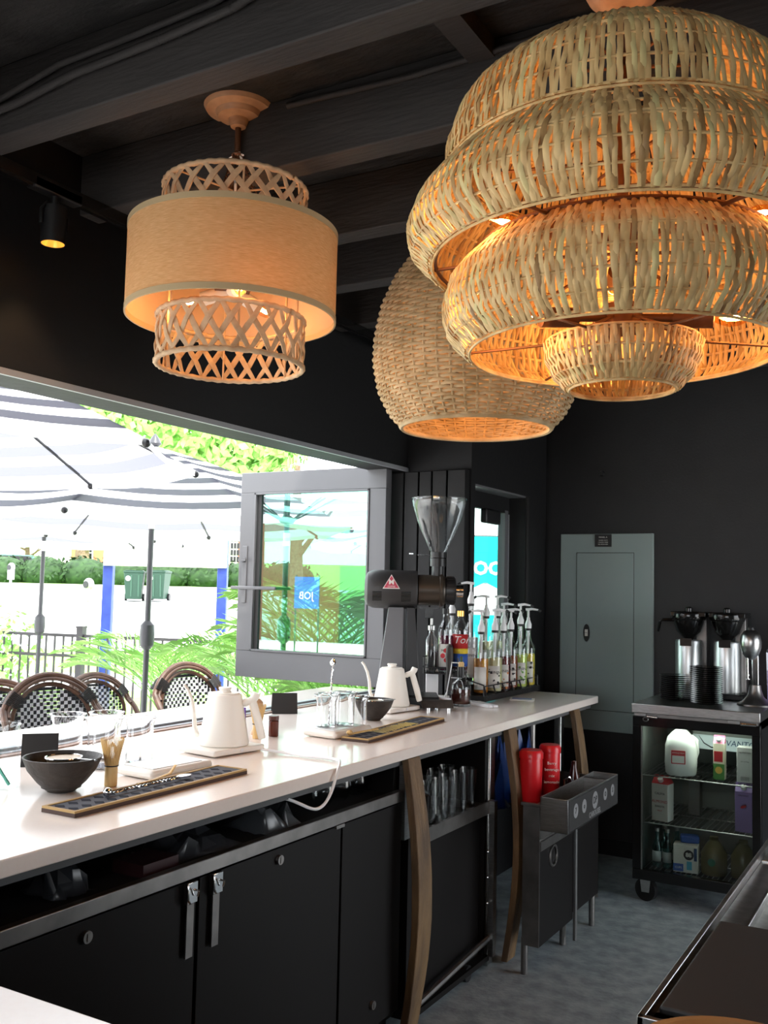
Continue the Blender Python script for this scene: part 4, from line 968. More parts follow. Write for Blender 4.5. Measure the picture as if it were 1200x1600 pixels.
# ------------------------------------------------------------------ charging cord
c_pts = [(-1.875, 2.50, .984), (-1.80, 2.53, .976), (-1.72, 2.52, .975), (-1.66, 2.53, .976), (-1.60, 2.52, .978), (-1.563, 2.47, .979), (-1.546, 2.43, .965), (-1.541, 2.40, .92), (-1.542, 2.37, .885), (-1.545, 2.335, .872), (-1.548, 2.30, .878), (-1.565, 2.26, .90), (-1.60, 2.235, .915), (-1.66, 2.23, .906)]
def smooth(pts, it=3):
    P_ = [Vector(p) for p in pts]
    for _ in range(it): P_ = [P_[0]]+[x for i in range(len(P_)-1) for x in (P_[i].lerp(P_[i+1], .25), P_[i].lerp(P_[i+1], .75))]+[P_[-1]]
    return P_
o = build('power_cord', MB().tube(smooth(c_pts), .0045, 8), m_whitep); tag(o, 'white power cord looping from the nearer kettle base over the counter edge', 'cord')
# ------------------------------------------------------------------ small tilted black stand behind the far kettle
t = thing('black_scale', 'small wedge-shaped black stand with steel feet right of the far kettle', 'stand', (-1.945, 3.855, CZ), R(35))
build('body', MB().hexa([(-.07, -.04, .012), (.07, -.04, .012), (.07, .04, .012), (-.07, .04, .012)], [(-.07, -.02, .040), (.07, -.02, .040), (.07, .0, .045), (-.07, .0, .045)]), m_bowl, t, bevel=.002)
for x in (-.04, .05): build('foot', MB().cyl((x, -.015, 0), (x, -.015, .014), .011), m_chrome, t)
# ------------------------------------------------------------------ coffee grinder
g = thing('coffee_grinder', 'tall black commercial coffee grinder with clear conical hopper', 'coffee grinder', (-2.15, 3.90, CZ), R(30))
def GX_(x0, x1, prof_r): pass
build('base', MB().box(-.07, .17, -.10, .12, .006, .05), m_blk, g, bevel=.006)
for x in (.0, .155): build('foot', MB().cyl((x, -.09, 0), (x, -.09, .008), .011), m_chrome, g)
build('column', MB().hexa([(-.115, -.075, .05), (.003, -.075, .05), (.003, .075, .05), (-.115, .075, .05)], [(-.065, -.06, .445), (.003, -.06, .445), (.003, .06, .445), (-.065, .06, .445)]), m_sash, g, bevel=.003)
build('column_cheek', MB().hexa([(.018, -.077, .05), (.085, -.077, .05), (.085, .075, .05), (.018, .075, .05)], [(.018, -.062, .445), (.055, -.062, .445), (.055, .06, .445), (.018, .06, .445)]), m_blk, g, bevel=.003)
ax_ = frame((0, 0, .525), (0, 1, 0), (0, 0, 1))         # local z = +x
prof = [(0, -.178), (.055, -.176), (.076, -.163), (.086, -.138), (.088, -.10), (.088, .058), (.084, .064), (0, .064)]
build('motor_housing', MB().lathe(prof, 48, ax_), M('black wrinkle paint', (.03, .028, .028), .42, bump=.15, bscale=300), g)
b = MB()
for k in range(7):
    for (x0, x1) in ((-.140, -.098), (-.010, .034)):
        a = R(-8-4.6*k); b.box(x0, x1, -.0895, -.0875, -.001, .0018, T(0, 0, .525) @ RX(-a*1.0-0))
build('vent_slots', b, m_blkg, g)
build('grinding_chamber', MB().lathe([(0, .064), (.066, .066), (.070, .07), (.070, .165), (.076, .168), (.076, .178), (.070, .182), (.066, .19), (0, .19)], 44, ax_), M('bronze black paint', (.05, .038, .028), .32, .3), g)
b = MB().lathe([(0, .19), (.058, .19), (.062, .20), (.062, .235), (.056, .24), (0, .24)], 40, ax_); build('dial_ring', b, m_blk, g)
b = MB().lathe([(0, .24), (.028, .24), (.028, .275), (0, .275)], 12, ax_); build('adjust_knob', b, m_chrome, g)
for k in range(9): a = 2*PI*k/9; build('dial_rib', MB().box(.20, .235, .060, .066, -.006, .006, T(0, 0, .525) @ RX(a)), m_blk, g)
b = MB().cyl((.158, 0, .585), (.158, 0, .66), .026, n=24).cyl((.158, 0, .635), (.158, 0, .70), .036, n=28); build('throat', b, m_blk, g)
build('throat_band', MB().tube(circ(.0365, .672, 28, .158, 0), .002, 6, closed=True), m_blkg, g)
build('shutter', MB().box(.06, .12, -.004, .004, .683, .688).cyl((.035, 0, .688), (.035, 0, .693), .010), m_chrome, g)
hp = [(.036, .700), (.042, .712), (.072, .775), (.100, .84), (.118, .90), (.126, .935), (.126, .948)]
build('hopper', MB().shell([(r_, z) for r_, z in hp], .003, 48, T(.158, 0, 0)), m_thin, g)
build('hopper_rim', MB().tube(circ(.127, .946, 48, .158, 0), .003, 8, closed=True), m_thin, g)
build('hopper_lid', MB().lathe([(0, .944), (.12, .944), (.122, .950), (0, .952)], 48, T(.158, 0, 0)), m_thin, g)
build('lid_knob', MB().cyl((.143, 0, .951), (.143, 0, .960), .012), m_gold, g)
b = MB().box(.075, .165, -.07, -.03, .440, .448).box(.10, .14, -.05, -.035, .40, .44); build('bag_clamp', b, m_chrome, g)
tri = [(-.039, -.026), (.039, -.026), (0, .041)]
def onbarrel(x, s_, rad=.0885):           # sticker frame on the camera side of the barrel
    a = R(18); return T(x, 0, .525) @ RX(-a+0) @ frame((0, -rad, 0), (1, 0, 0), (0, 0, 1))
st_ = build('badge', MB().prism(tri, 0, .0012, onbarrel(-.055, 1)), m_label, g)
build('badge_field', MB().prism([(x*.86, y*.86) for x, y in tri], .0012, .0018, onbarrel(-.055, 1)), M('badge red', (.50, .06, .10), .4), st_)
text('badge_mark', 'M', .032, m_label, st_, onbarrel(-.055, 1) @ T(0, .004, .0022), .0003, bold=.001)
text('badge_mark', 'COFFEE', .010, m_label, st_, onbarrel(-.055, 1) @ T(0, -.016, .0022), .0003)
t = thing('white_board', 'white plastic board leaning beside the grinder column', 'board', (-2.13, 4.17, CZ), R(30)); build('panel', MB().box(-.03, .03, 0, .006, 0, .23, RX(R(-4))), m_whitep, t, bevel=.003)
# ------------------------------------------------------------------ bottles
m_syr = {k: M(k+' syrup', c, .06, col2=None, trans=.35) for k, c in dict(amber=(.75, .30, .04), pale=(.88, .80, .45), brown=(.30, .07, .02), darkred=(.18, .02, .02), green=(.72, .85, .15), yellow=(.92, .68, .06), clear=(.92, .94, .92), plum=(.16, .02, .06)).items()}
def bottle(loc, label, liquid, body_h=.235, r_=.0385, lab=None, labcol=None, pump=True, pump_rz=0, cap=m_whitep, text_='MONIN', neck=.075, empty_top=.03, decor=None, glasscol=None):
    t = thing('syrup_bottle', label, 'bottle', loc, R(12))
    bh = body_h*.84; pr = [(r_*.9, 0), (r_, .006), (r_, bh), (r_*.93, bh+.014), (r_*.55, bh+.036), (.0145, bh+.056), (.0135, body_h+neck-.012), (.0155, body_h+neck-.010), (.0155, body_h+neck)]
    build('glass_body', MB().shell(pr, .0018, 28).cyl((0, 0, 0), (0, 0, .006), r_*.88, n=28), glasscol or m_thin, t)
    fl = max(.02, bh-empty_top); build('syrup', MB().lathe([(r_*.9-.002, .007), (r_*.94, .012), (r_*.94, fl if fl < bh else bh), (r_*.80, fl+.004), (0, fl+.004)], 28), m_syr[liquid], t)
    rr_ = r_+.0006
    l_ = build('label', MB().lathe([(rr_, .025), (rr_, bh*.78)], 20, a0=R(-145), a1=R(-20)) if False else _lab(rr_, .022, bh*.66, R(-130), R(-36)), labcol or m_label, t, solid=.0005)
    fr_ = lambda z, a=R(-80): frame((rr_*1.0*math.cos(a)*1.03, rr_*math.sin(a)*1.03, z), (-math.sin(a), math.cos(a), 0), (0, 0, 1))
    if text_: text('label_text', text_, .019, m_ink if labcol is None else m_label, l_, fr_(bh*.50), .0003)
    if decor:
        for (dz, da, rad_, mt_) in decor: build('label_picture', MB().lathe([(0, 0), (rad_, 0), (rad_, .0006), (0, .0006)], 12, fr_(dz, R(-80+da))), mt_, l_)
    z = body_h+neck
    if pump:
        build('collar', MB().lathe([(.0165, z-.018), (.0165, z-.006), (0, z-.006)], 20), m_blkm, t)
        p_ = build('pump', MB().lathe([(.017, z-.006), (.018, z+.014), (.010, z+.036), (.0085, z+.040), (.0085, z+.05), (.0055, z+.052), (.0055, z+.095), (.0, z+.095)], 20).cyl((0, 0, .05), (0, 0, z-.01), .007, n=10), m_whitep, t)
        c_, s_ = math.cos(pump_rz), math.sin(pump_rz)
        build('nozzle', MB().tube([(-c_*.015, -s_*.015, z+.092), (c_*.02, s_*.02, z+.097), (c_*.052, s_*.052, z+.092), (c_*.058, s_*.058, z+.086)], [.007, .0065, .0045, .004], 10), m_whitep, p_)
        build('nozzle_cap', MB().tube([(c_*.052, s_*.052, z+.094), (c_*.066, s_*.066, z+.084)], [.006, .008], 10), m_blk, p_)
    else:
        build('cap', MB().lathe([(.0165, z-.012), (.0165, z+.014), (0, z+.014)], 20), cap, t)
    return t
def _lab(r_, z0, z1, a0, a1, n=20):
    b = MB()
    for k in range(n):
        a, c = a0+(a1-a0)*k/n, a0+(a1-a0)*(k+1)/n
        b.quad((r_*math.cos(a), r_*math.sin(a), z0), (r_*math.cos(c), r_*math.sin(c), z0), (r_*math.cos(c), r_*math.sin(c), z1), (r_*math.cos(a), r_*math.sin(a), z1))
    return b
def sw(z, n, mt_): rr = random.Random(n); return [(z+rr.uniform(-.05, .03), rr.uniform(-40, 40), rr.uniform(.003, .007), mt_) for _ in range(9)]
RZ0 = 1.000
bottle((-1.955, 4.345, RZ0), 'amber syrup bottle with plain white label, leftmost of the front row', 'amber', pump_rz=R(195), text_='', neck=.07)
bottle((-1.935, 4.465, RZ0), 'pale syrup bottle with lettered white label, second in the front row', 'pale', pump_rz=R(15), decor=sw(.09, 1, m_ink))
bottle((-1.935, 4.575, RZ0), 'dark red syrup bottle with white label, third in the front row', 'darkred', pump_rz=R(15), decor=sw(.06, 2, M('orange print', (.6, .2, .05), .5)), neck=.07)
bottle((-1.935, 4.67, RZ0), 'brown-orange syrup bottle, fourth in the front row', 'brown', pump_rz=R(5), neck=.075, decor=sw(.08, 5, m_ink))
bottle((-1.925, 4.775, RZ0), 'green-yellow syrup bottle with olive sprigs on its label, fifth in the front row', 'green', pump_rz=R(15), neck=.10, decor=sw(.09, 3, m_leaf))
bottle((-1.925, 4.885, RZ0), 'yellow syrup bottle with vanilla picture, at the right end of the front row', 'yellow', pump_rz=R(10), decor=sw(.10, 4, m_ink))
bottle((-2.015, 4.35, 1.07), 'tall clear syrup bottle with white scrolls and raised white pump', 'clear', body_h=.27, neck=.10, pump_rz=R(200), text_='MONIN', decor=sw(.15, 6, m_whitep))
bottle((-2.03, 4.57, 1.07), 'syrup bottle with white pump in the back row before the small window, the left one', 'pale', neck=.07, pump_rz=R(195), text_='')
bottle((-2.02, 4.69, 1.07), 'syrup bottle with white pump in the back row before the small window, the middle one', 'pale', neck=.07, pump_rz=R(25), text_='')
bottle((-2.03, 4.80, 1.05), 'clear syrup bottle with black lettering in the back row, right one', 'clear', neck=.05, pump_rz=R(15), text_='ROSE')
bottle((-2.115, 4.345, 1.105), 'bottle with white pump just right of the grinder knob', 'clear', neck=.05, pump_rz=R(195), text_='')
bottle((-2.08, 4.205, 1.11), 'dark plum syrup bottle with strawberry pictures on a white label', 'plum', pump=False, cap=m_blk, text_='Mon', neck=.05, decor=[(.10, 8, .011, m_redp), (.075, -12, .012, m_redp), (.055, 10, .011, m_redp), (.085, 22, .008, m_leaf)])
bottle((-2.025, 4.255, 1.11), 'blue-necked syrup bottle with red, yellow and blue label', 'plum', pump=False, cap=m_gold, text_='', neck=.04, glasscol=None)
_b = [q_ for q_ in D.objects if q_.name.startswith('syrup_bottle')][-1]
for (z0, z1, mt_) in ((.11, .178, M('band red', (.55, .03, .03), .4)), (.085, .11, M('label yellow', (.85, .62, .05), .4)), (.025, .085, m_blue)): build('colour_band', _lab(.0400, z0, z1, R(-150), R(-10)), mt_, _b, solid=.0005)
text('label_text', 'Tor', .05, m_label, _b, frame((.0415*math.cos(R(-70)), .0415*math.sin(R(-70)), .15), (-math.sin(R(-70)), math.cos(R(-70)), 0), (0, 0, 1)), .0004, shear=.3)
t = thing('glass_cruet', 'slim clear bottle with steel pourer on the wire basket', 'bottle', (-2.135, 4.165, 1.11))
build('body', MB().shell([(.026, 0), (.028, .005), (.028, .15), (.014, .175), (.013, .19)], .002, 24), m_glass, t)
build('pourer', MB().lathe([(.014, .19), (.018, .195), (.018, .215), (.006, .22), (.006, .25), (0, .25)], 20), m_steel, t)
t = thing('syrup_flask', 'squat glass flask of dark syrup with corked black neck in front of the bottles', 'flask', (-1.925, 4.06, CZ))
build('body', MB().shell([(.044, 0), (.046, .004), (.046, .085), (.040, .105), (.020, .122), (.013, .135), (.013, .165)], .0022, 32).cyl((0, 0, 0), (0, 0, .012), .043, n=32), m_thin, t)
build('syrup', MB().lathe([(.042, .012), (.0432, .015), (.0432, .078), (0, .078)], 32), M('dark maple syrup', (.055, .012, .008), .06), t)
build('neck_wrap', MB().lathe([(.016, .128), (.018, .15), (.016, .178), (0, .178)], 20), m_blk, t)
build('cork', MB().lathe([(.012, .178), (.014, .192), (.010, .20), (0, .20)], 18), m_bamboo, t)
build('pour_spout', MB().cyl((0, 0, .20), (.0, 0, .225), .006), M('dark green rubber', (.03, .06, .03), .5), t)
t = thing('bottle_rack', 'black stepped wire rack holding the syrup bottles', 'rack', (-1.98, 4.60, CZ))
b = MB().box(.085, .095, -.37, .36, .004, .030).box(.0, .09, -.35, .35, .022, .028).box(-.09, -.0, -.35, .35, .068, .076).box(-.005, .0, -.35, .35, .022, .075)
for y in (-.36, .35): b.box(-.09, .095, y, y+.008, 0, .030)
build('tray', b, m_blk, t)
b = MB()
for k in range(7):
    y = -.32+.11*k; b.tube([(.092, y, .012), (.088, y-.035, .075)], .004, 6)
b.tube([(.088, -.36, .075), (.088, .33, .075)], .003, 6)
for y in (-.35, .35): b.tube([(-.085, y, .0), (-.085, y, .12), (.085, y, .08), (.085, y, 0)], .004, 6)
build('wire_guard', b, m_blk, t)
t = thing('wire_basket', 'black two-tier wire basket behind the flask', 'wire basket', (-2.075, 4.21, CZ), R(10))
b = MB()
for z in (.0, .13): b.box(-.09, .085, -.09, .07, z, z+.006)
for x in (-.085, .08):
    for y in (-.085, .065): b.cyl((x, y, 0), (x, y, .21), .004, n=6)
for k in range(7): b.tube([(-.09, -.08+.024*k, .13), (-.09, -.08+.024*k, .21)], .002, 5)
for k in range(7): b.tube([(-.085+.026*k, -.09, .13), (-.085+.026*k, -.09, .16)], .002, 5)
for z in (.165, .21): b.tube([(-.09, -.09, z), (-.09, .07, z)], .003, 5)
b.tube([(-.09, -.09, .16), (.085, -.09, .16)], .003, 5)
build('frame', b, m_blk, t)
t = thing('wire_stand', 'thin white wire frame next to the flask', 'wire frame', (-1.97, 4.10, CZ)); build('wire', MB().tube([(-.05, 0, 0), (-.045, 0, .06), (-.03, .01, .17), (-.028, .01, .19), (.03, .01, .19)], .0028, 6).tube([(-.03, .01, .12), (.025, .01, .12)], .002, 6), m_whitep, t)
o = build('pepper_mill', MB().lathe([(.018, 0), (.020, .02), (.014, .10), (.019, .15), (.016, .20), (.004, .215)], 24), m_bowl, loc=(-2.02, 4.13, 1.035)); tag(o, 'dark tapered handle standing behind the flask', 'handle')
o.location.z = CZ+.06
t = thing('spare_pump', 'white plastic syrup pump lying on the counter behind the flask', 'pump', (-2.02, 4.085, CZ), R(-20))
build('body', MB().tube([(-.06, 0, .018), (-.01, 0, .02), (.0, 0, .02), (.06, .0, .02)], [.016, .016, .010, .010], 14).tube([(.06, 0, .02), (.08, 0, .022)], .019, 14), m_whitep, t)
build('nozzle', MB().tube([(-.06, 0, .03), (-.10, .0, .035), (-.14, .01, .02)], [.008, .007, .005], 10), m_whitep, t)
t = thing('white_cable', 'thin white cable coiled around the syrup flask', 'cable', (-1.96, 4.10, CZ)); build('wire', MB().tube(smooth([(-.08, 0, .01), (-.05, .03, .09), (0, .03, .12), (.03, 0, .08), (.04, -.02, .012), (.10, .02, .004)]), .0022, 6), m_whitep, t)
for i, (x, y, r_) in enumerate(((-1.875, 4.19, 70), (-1.84, 4.16, 62), (-1.865, 4.12, 75))):
    o = build('paper_straw_pack', MB().box(-.09, .09, -.012, .012, 0, .008+.003*i), m_whitep, loc=(x, y, CZ), rz=R(r_-100), bevel=.003); tag(o, ['white paper sleeve beside the flask, the rear one', 'white paper sleeve beside the flask, nearest the counter edge', 'white paper sleeve beside the flask, the front left one'][i], 'paper sleeve')
t = thing('leaflet', 'blue and white leaflet lying before the right-hand syrup bottles', 'leaflet', (-1.80, 4.50, CZ), R(20)); build('paper', MB().box(-.06, .06, -.05, .05, 0, .003), m_label, t); build('blue_print', MB().box(-.05, .045, -.02, .045, .003, .0035), M('pale blue print', (.18, .24, .45), .5), t)
# ------------------------------------------------------------------ electrical panel
t = thing('electrical_panel', 'tall grey-green electrical panel cover on the back wall', 'electrical panel', (-1.718, 5.588, .70))
build('cover', MB().box(-.278, .278, -.012, .012, 0, 1.150), m_panel, t, bevel=.004)
dr = build('door', MB().box(-.175, .165, -.016, -.011, .12, 1.035), m_panel, t, bevel=.002)
build('seam', MB().box(-.178, .168, -.0125, -.012, .117, 1.038), m_blkm, t)
build('latch', MB().lathe([(0, 0), (.022, 0), (.022, .004), (0, .004)], 20, frame((-.112, -.016, .565), (1, 0, 0), (0, 0, 1)) @ Matrix.Diagonal((.9, 2.3, 1, 1))), m_blk, dr)
build('latch_tab', MB().box(-.121, -.103, -.024, -.019, .545, .585), m_label, dr, bevel=.002)
text('latch_text', 'ON', .009, m_ink, dr, frame((-.112, -.0245, .565), (1, 0, 0), (0, 0, 1)), .0003)
pl_ = build('name_plate', MB().box(-.065, .035, -.0165, -.012, 1.072, 1.145), m_blkm, t)
for i, (s_, z_, q_) in enumerate((('PANEL A', .013, 1.128), ('120/208 VOLTS', .0085, 1.110), ('3 PHASE 4 WIRE', .0085, 1.098), ('FED FROM MDP', .0085, 1.086))): text('plate_text', s_, z_, m_label, pl_, frame((-.015, -.0168, q_), (1, 0, 0), (0, 0, 1)), .0003)
o = build('wall_sensor', MB().lathe([(0, 0), (.018, 0), (.012, .02), (0, .02)], 16, frame((-1.75, 5.60, 2.21), (1, 0, 0), (0, 0, 1))), m_blk); tag(o, 'small black round fixture on the back wall above the panel', 'wall fixture')
# ------------------------------------------------------------------ fridge
FX, FY = -1.055, 4.86
t = thing('glass_door_fridge', 'black under-counter fridge with glass door and steel top on castors', 'fridge', (FX, FY, 0))
b = MB().box(-.30, .30, .60, .64, .12, .90).box(-.30, -.275, .03, .60, .12, .90).box(.275, .30, .03, .60, .12, .90).box(-.30, .30, .03, .64, .10, .14).box(-.30, .30, .03, .64, .875, .90)
build('cabinet_body', b, m_blk, t)
m_fin = M('fridge lining', (.20, .21, .20), .45)
b = MB().box(-.273, .273, .58, .598, .14, .875).box(-.275, -.272, .04, .60, .14, .875).box(.272, .275, .04, .60, .14, .875).box(-.273, .273, .04, .60, .871, .874); build('lining', b, m_fin, t)
build('worktop', MB().box(-.302, .302, -.02, .66, .912, .958), m_steel, t, bevel=.003)
build('grille', MB().box(-.29, .29, .0, .04, .895, .912), m_steeld, t)
d = build('door', MB().box(-.30, .30, -.005, .03, .105, .155).box(-.30, .30, -.005, .03, .848, .895).box(-.30, -.258, -.005, .03, .155, .848).box(.262, .30, -.005, .03, .155, .848), m_blkg, t, bevel=.002)
build('glass', MB().box(-.258, .262, .008, .014, .155, .848), m_fglass, d)
build('door_trim', MB().box(-.258, -.252, -.006, .0, .155, .848), m_steel, d)
for x in (-.245, .20): build('hinge', MB().box(x-.045, x+.01, -.012, -.004, .897, .912), m_steel, t, bevel=.002)
build('hinge_bolt', MB().cyl((.215, -.015, .900), (.285, -.015, .900), .009), m_chrome, t)
build('hinge_bolt', MB().cyl((-.225, -.015, .898), (-.175, -.015, .896), .007), m_chrome, t)
build('door_lock', MB().tube([(-.235+.012*math.cos(2*PI*k/16), -.008, .882+.009*math.sin(2*PI*k/16)) for k in range(16)], .003, 6, closed=True), m_steeld, d)
for x, y in ((-.24, .03), (.24, .03), (-.24, .58), (.24, .58)):
    c_ = build('castor', MB().cyl((x-.004, y-.014, .055), (x+.004, y+.014, .055), .055, n=28), m_blk, t)
    build('castor_fork', MB().hexa([(x-.018, y-.024, .045), (x+.018, y-.024, .045), (x+.018, y+.02, .045), (x-.018, y+.02, .045)], [(x-.025, y-.024, .105), (x+.025, y-.024, .105), (x+.025, y+.02, .105), (x-.025, y+.02, .105)]), m_steel, c_)
for z in (.605, .375, .145):
    b = MB()
    for k in range(22): b.cyl((-.26+.025*k, .05, z), (-.26+.025*k, .57, z), .0025, n=5)
    for y in (.05, .31, .57): b.cyl((-.265, y, z-.004), (.265, y, z-.004), .0035, n=6)
    build('wire_shelf', b, m_steel, t)
build('interior_light', MB().box(-.2, .2, .05, .06, .862, .868), M('fridge light tube', (1, 1, .95), .4, emis=(.92, 1, .86), estr=9), t)
ld = D.lights.new('fridge_light', 'AREA'); ld.energy = 1.1; ld.color = (.93, 1, .88); ld.shape = 'RECTANGLE'; ld.size = .4; ld.size_y = .03
lo = D.objects.new('fridge_light', ld); COL.objects.link(lo); lo.parent = t; lo.location = (0, .075, .86)
build('cooler_cover', MB().box(-.06, .27, .24, .57, .728, .874), m_fin, t)
sg_ = build('header_sign', MB().box(-.06, .262, .234, .239, .730, .800), M('pale blue sign', (.62, .70, .75), .5), t)
text('lettering', 'AVANTCO', .040, M('dark blue print', (.03, .07, .14), .5), sg_, frame((.170, .233, .768), (1, 0, 0), (0, 0, 1)), .0006, shear=.15)
build('swoosh', MB().tube([(-.03, .233, .795), (-.005, .233, .76), (.03, .233, .742), (.07, .233, .745)], [.001, .003, .003, .001], 6), m_ink, sg_)
def carton(loc, label, w_, d_, h, mt_, rz=0, top=None, gable=True, lines=(), lm=m_ink, cap=True, z_l=.75):
    t = thing('carton', label, 'carton', loc, rz)
    b = MB().box(-w_/2, w_/2, -d_/2, d_/2, 0, h*.84 if gable else h)
    build('box', b, mt_, t, bevel=.002)
    if gable:
        z = h*.84; g_ = build('gable_top', MB().hexa([(-w_/2, -d_/2, z), (w_/2, -d_/2, z), (w_/2, d_/2, z), (-w_/2, d_/2, z)], [(-w_/2, -.003, h*.97), (w_/2, -.003, h*.97), (w_/2, .003, h*.97), (-w_/2, .003, h*.97)]).box(-w_/2, w_/2, -.002, .002, h*.97, h*1.02), top or mt_, t)
        if cap: build('cap', MB().cyl((0, -d_*.28, h*.90), (0, -d_*.42, h*.96), .013), m_whitep, t)
    for i, (s_, sz_, zf, m__) in enumerate(lines): text('print', s_, sz_, m__, t, frame((0, -d_/2-.0008, h*zf), (1, 0, 0), (0, 0, 1)), .0004)
    return t
# milk jug
t = thing('milk_jug', 'half-full plastic gallon milk jug on the top fridge shelf', 'milk jug', (FX-.095, FY+.13, .612), R(12))
b = MB(); vs = []; lv = [(0, .066), (.01, .074), (.06, .078), (.14, .076), (.18, .064), (.205, .042), (.22, .024), (.235, .022)]
def rsq(a, r_, p_=3.2): c, s_ = math.cos(a), math.sin(a); k = (abs(c)**p_+abs(s_)**p_)**(-1/p_); return (r_*k*c, r_*k*s_)
m_jug = M('milky plastic', (.82, .84, .82), .35)
b._add([(*rsq(2*PI*k/32, r_, 3.2 if z < .19 else 2), z) for z, r_ in lv for k in range(32)], [(i*32+k, i*32+(k+1) % 32, (i+1)*32+(k+1) % 32, (i+1)*32+k) for i in range(len(lv)-1) for k in range(32)]+[tuple(range(31, -1, -1)), tuple(7*32+k for k in range(32))])
build('body', b, m_jug, t, ang=50)
l_ = build('label', MB().box(-.045, .022, -.0805, -.0785, .06, .125), m_redp, t); build('label_panel', MB().box(-.040, .017, -.0812, -.0805, .065, .10), m_label, l_)
text('print', 'WHOLE MILK', .010, m_label, l_, frame((-.012, -.0812, .113), (1, 0, 0), (0, 0, 1)), .0003)
build('handle', MB().tube([(.05, .0, .19), (.075, 0, .17), (.078, 0, .11), (.068, 0, .08)], .009, 8), m_jug, t)
carton((FX+.094, FY+.115, .612), 'half and half carton with pink top and red panel on the top fridge shelf', .052, .052, .205, M('half and half carton', (.86, .80, .62), .5), top=M('pink carton top', (.85, .25, .40), .5), lines=(('HALF', .017, .62, m_redp), ('HALF', .017, .50, m_redp)))
_c = [q_ for q_ in D.objects if q_.name.startswith('carton') and q_.parent is None][-1]
build('green_panel', MB().box(-.0262, .0262, -.0268, -.026, .0, .075), M('carton green', (.10, .28, .07), .5), _c); build('emblem', MB().cyl((0, -.0275, .045), (0, -.0268, .045), .017), M('emblem gold', (.8, .5, .1), .5), _c)
build('red_panel', MB().box(-.022, .018, -.0265, -.026, .085, .135), m_redp, _c)
carton((FX+.215, FY+.12, .612), 'plain white carton with small print at the right of the top fridge shelf', .075, .07, .165, M('grey white carton', (.62, .62, .60), .6), gable=False, lines=(('NUTRITION', .010, .85, m_ink), ('per serving', .008, .6, m_ink), ('|||||||', .022, .12, m_ink)))
carton((FX-.178, FY+.10, .382), 'almond milk carton with red top on the middle fridge shelf', .085, .07, .215, M('white almond carton', (.74, .72, .68), .55), rz=R(-10), top=m_redp, lines=(('CALIFIA', .015, .62, m_ink), ('ALMOND', .019, .44, m_redp), ('BARISTA', .013, .33, m_ink), ('blend', .010, .24, m_redp)))
carton((FX-.07, FY+.33, .382), 'silver carton behind the almond milk on the middle fridge shelf', .06, .06, .20, m_steeld, gable=False)
carton((FX+.21, FY+.10, .382), 'purple carton with small red picture at the right of the middle fridge shelf', .078, .06, .225, m_purple, top=m_purple, lines=(('ORGANIC', .011, .76, m_ink),))
_c = [q_ for q_ in D.objects if q_.name.startswith('carton') and q_.parent is None][-1]
build('red_picture', MB().lathe([(0, 0), (.015, 0), (.015, .001), (0, .001)], 12, frame((0, -.031, .12), (1, 0, .5), (-.5, 0, 1)) @ Matrix.Diagonal((1, .45, 1, 1))), m_redp, _c)
m_tw = pane('teal bottle glass', (.55, .85, .85), .08)
for i, (x, y) in enumerate(((-.205, .10), (-.155, .10), (-.185, .17), (-.125, .17))):
    t = thing('water_bottle', ['clear teal water bottle in the left front corner of the fridge bottom', 'clear teal water bottle on the fridge bottom, between the corner and the blue box', 'clear teal water bottle on the fridge bottom, behind the left front one', 'clear teal water bottle behind the left edge of the blue and white box'][i], 'bottle', (FX+x, FY+y, .152))
    build('body', MB().shell([(.021, 0), (.023, .004), (.023, .10), (.010, .14), (.010, .175)], .0018, 20), m_tw, t)
    build('cap', MB().cyl((0, 0, .172), (0, 0, .188), .012), m_steel, t); build('label', _lab(.0235, .03, .08, R(-160), R(-20)), M('silver label', (.5, .55, .56), .4), t, solid=.0004)
t = thing('blue_white_box', 'white and blue printed box on the fridge bottom', 'box', (FX-.065, FY+.11, .152), R(6))
build('box', MB().box(-.058, .058, -.04, .04, 0, .13), m_label, t, bevel=.002)
build('blue_panel', MB().box(-.058, -.01, -.0415, -.04, .005, .04), m_blue, t); build('blue_stripe', MB().box(.04, .054, -.0415, -.04, .06, .12), M('navy print', (.02, .05, .15), .5), t)
build('blue_emblem', MB().cyl((.015, -.0415, .085), (.015, -.04, .085), .024), m_ink, t); text('print', '88', .028, m_label, t, frame((.015, -.042, .085), (1, 0, 0), (0, 0, 1)), .0004, bold=.001)
text('print', 'CUPS', .014, m_label, t, frame((-.033, -.042, .022), (1, 0, 0), (0, 0, 1)), .0004)
build('cyan_picture', MB().box(.006, .030, -.0415, -.04, .015, .055), M('cyan print', (.10, .42, .60), .5), t)
o = build('blue_packet', MB().box(-.05, .04, -.03, .03, 0, .035), m_blue, loc=(FX-.05, FY+.14, .284), rz=R(15), bevel=.008); tag(o, 'small blue packet lying on the blue and white box', 'packet')
for i, (x, y, r_) in enumerate(((.06, .14, .062), (.195, .15, .058))):
    t = thing('juice_jug', ['murky amber juice jug on the fridge bottom beside the blue and white box', 'murky amber juice jug in the right corner of the fridge bottom'][i], 'jug', (FX+x, FY+y, .152))
    build('body', MB().lathe([(r_*.95, 0), (r_, .01), (r_, .10), (r_*.6, .14), (.02, .16), (.02, .175), (0, .175)], 28), M('murky juice', (.16, .14, .06), .25), t)
    build('handle', MB().tube([(-.03, -.02, .155), (0, -.03, .175), (.04, -.03, .16), (.055, -.02, .12)], .006, 8), m_thin, t)
    if i == 0: build('green_sticker', MB().cyl((0, -r_-.001, .065), (0, -r_+.004, .065), .018), M('green sticker', (.02, .18, .10), .5), t)
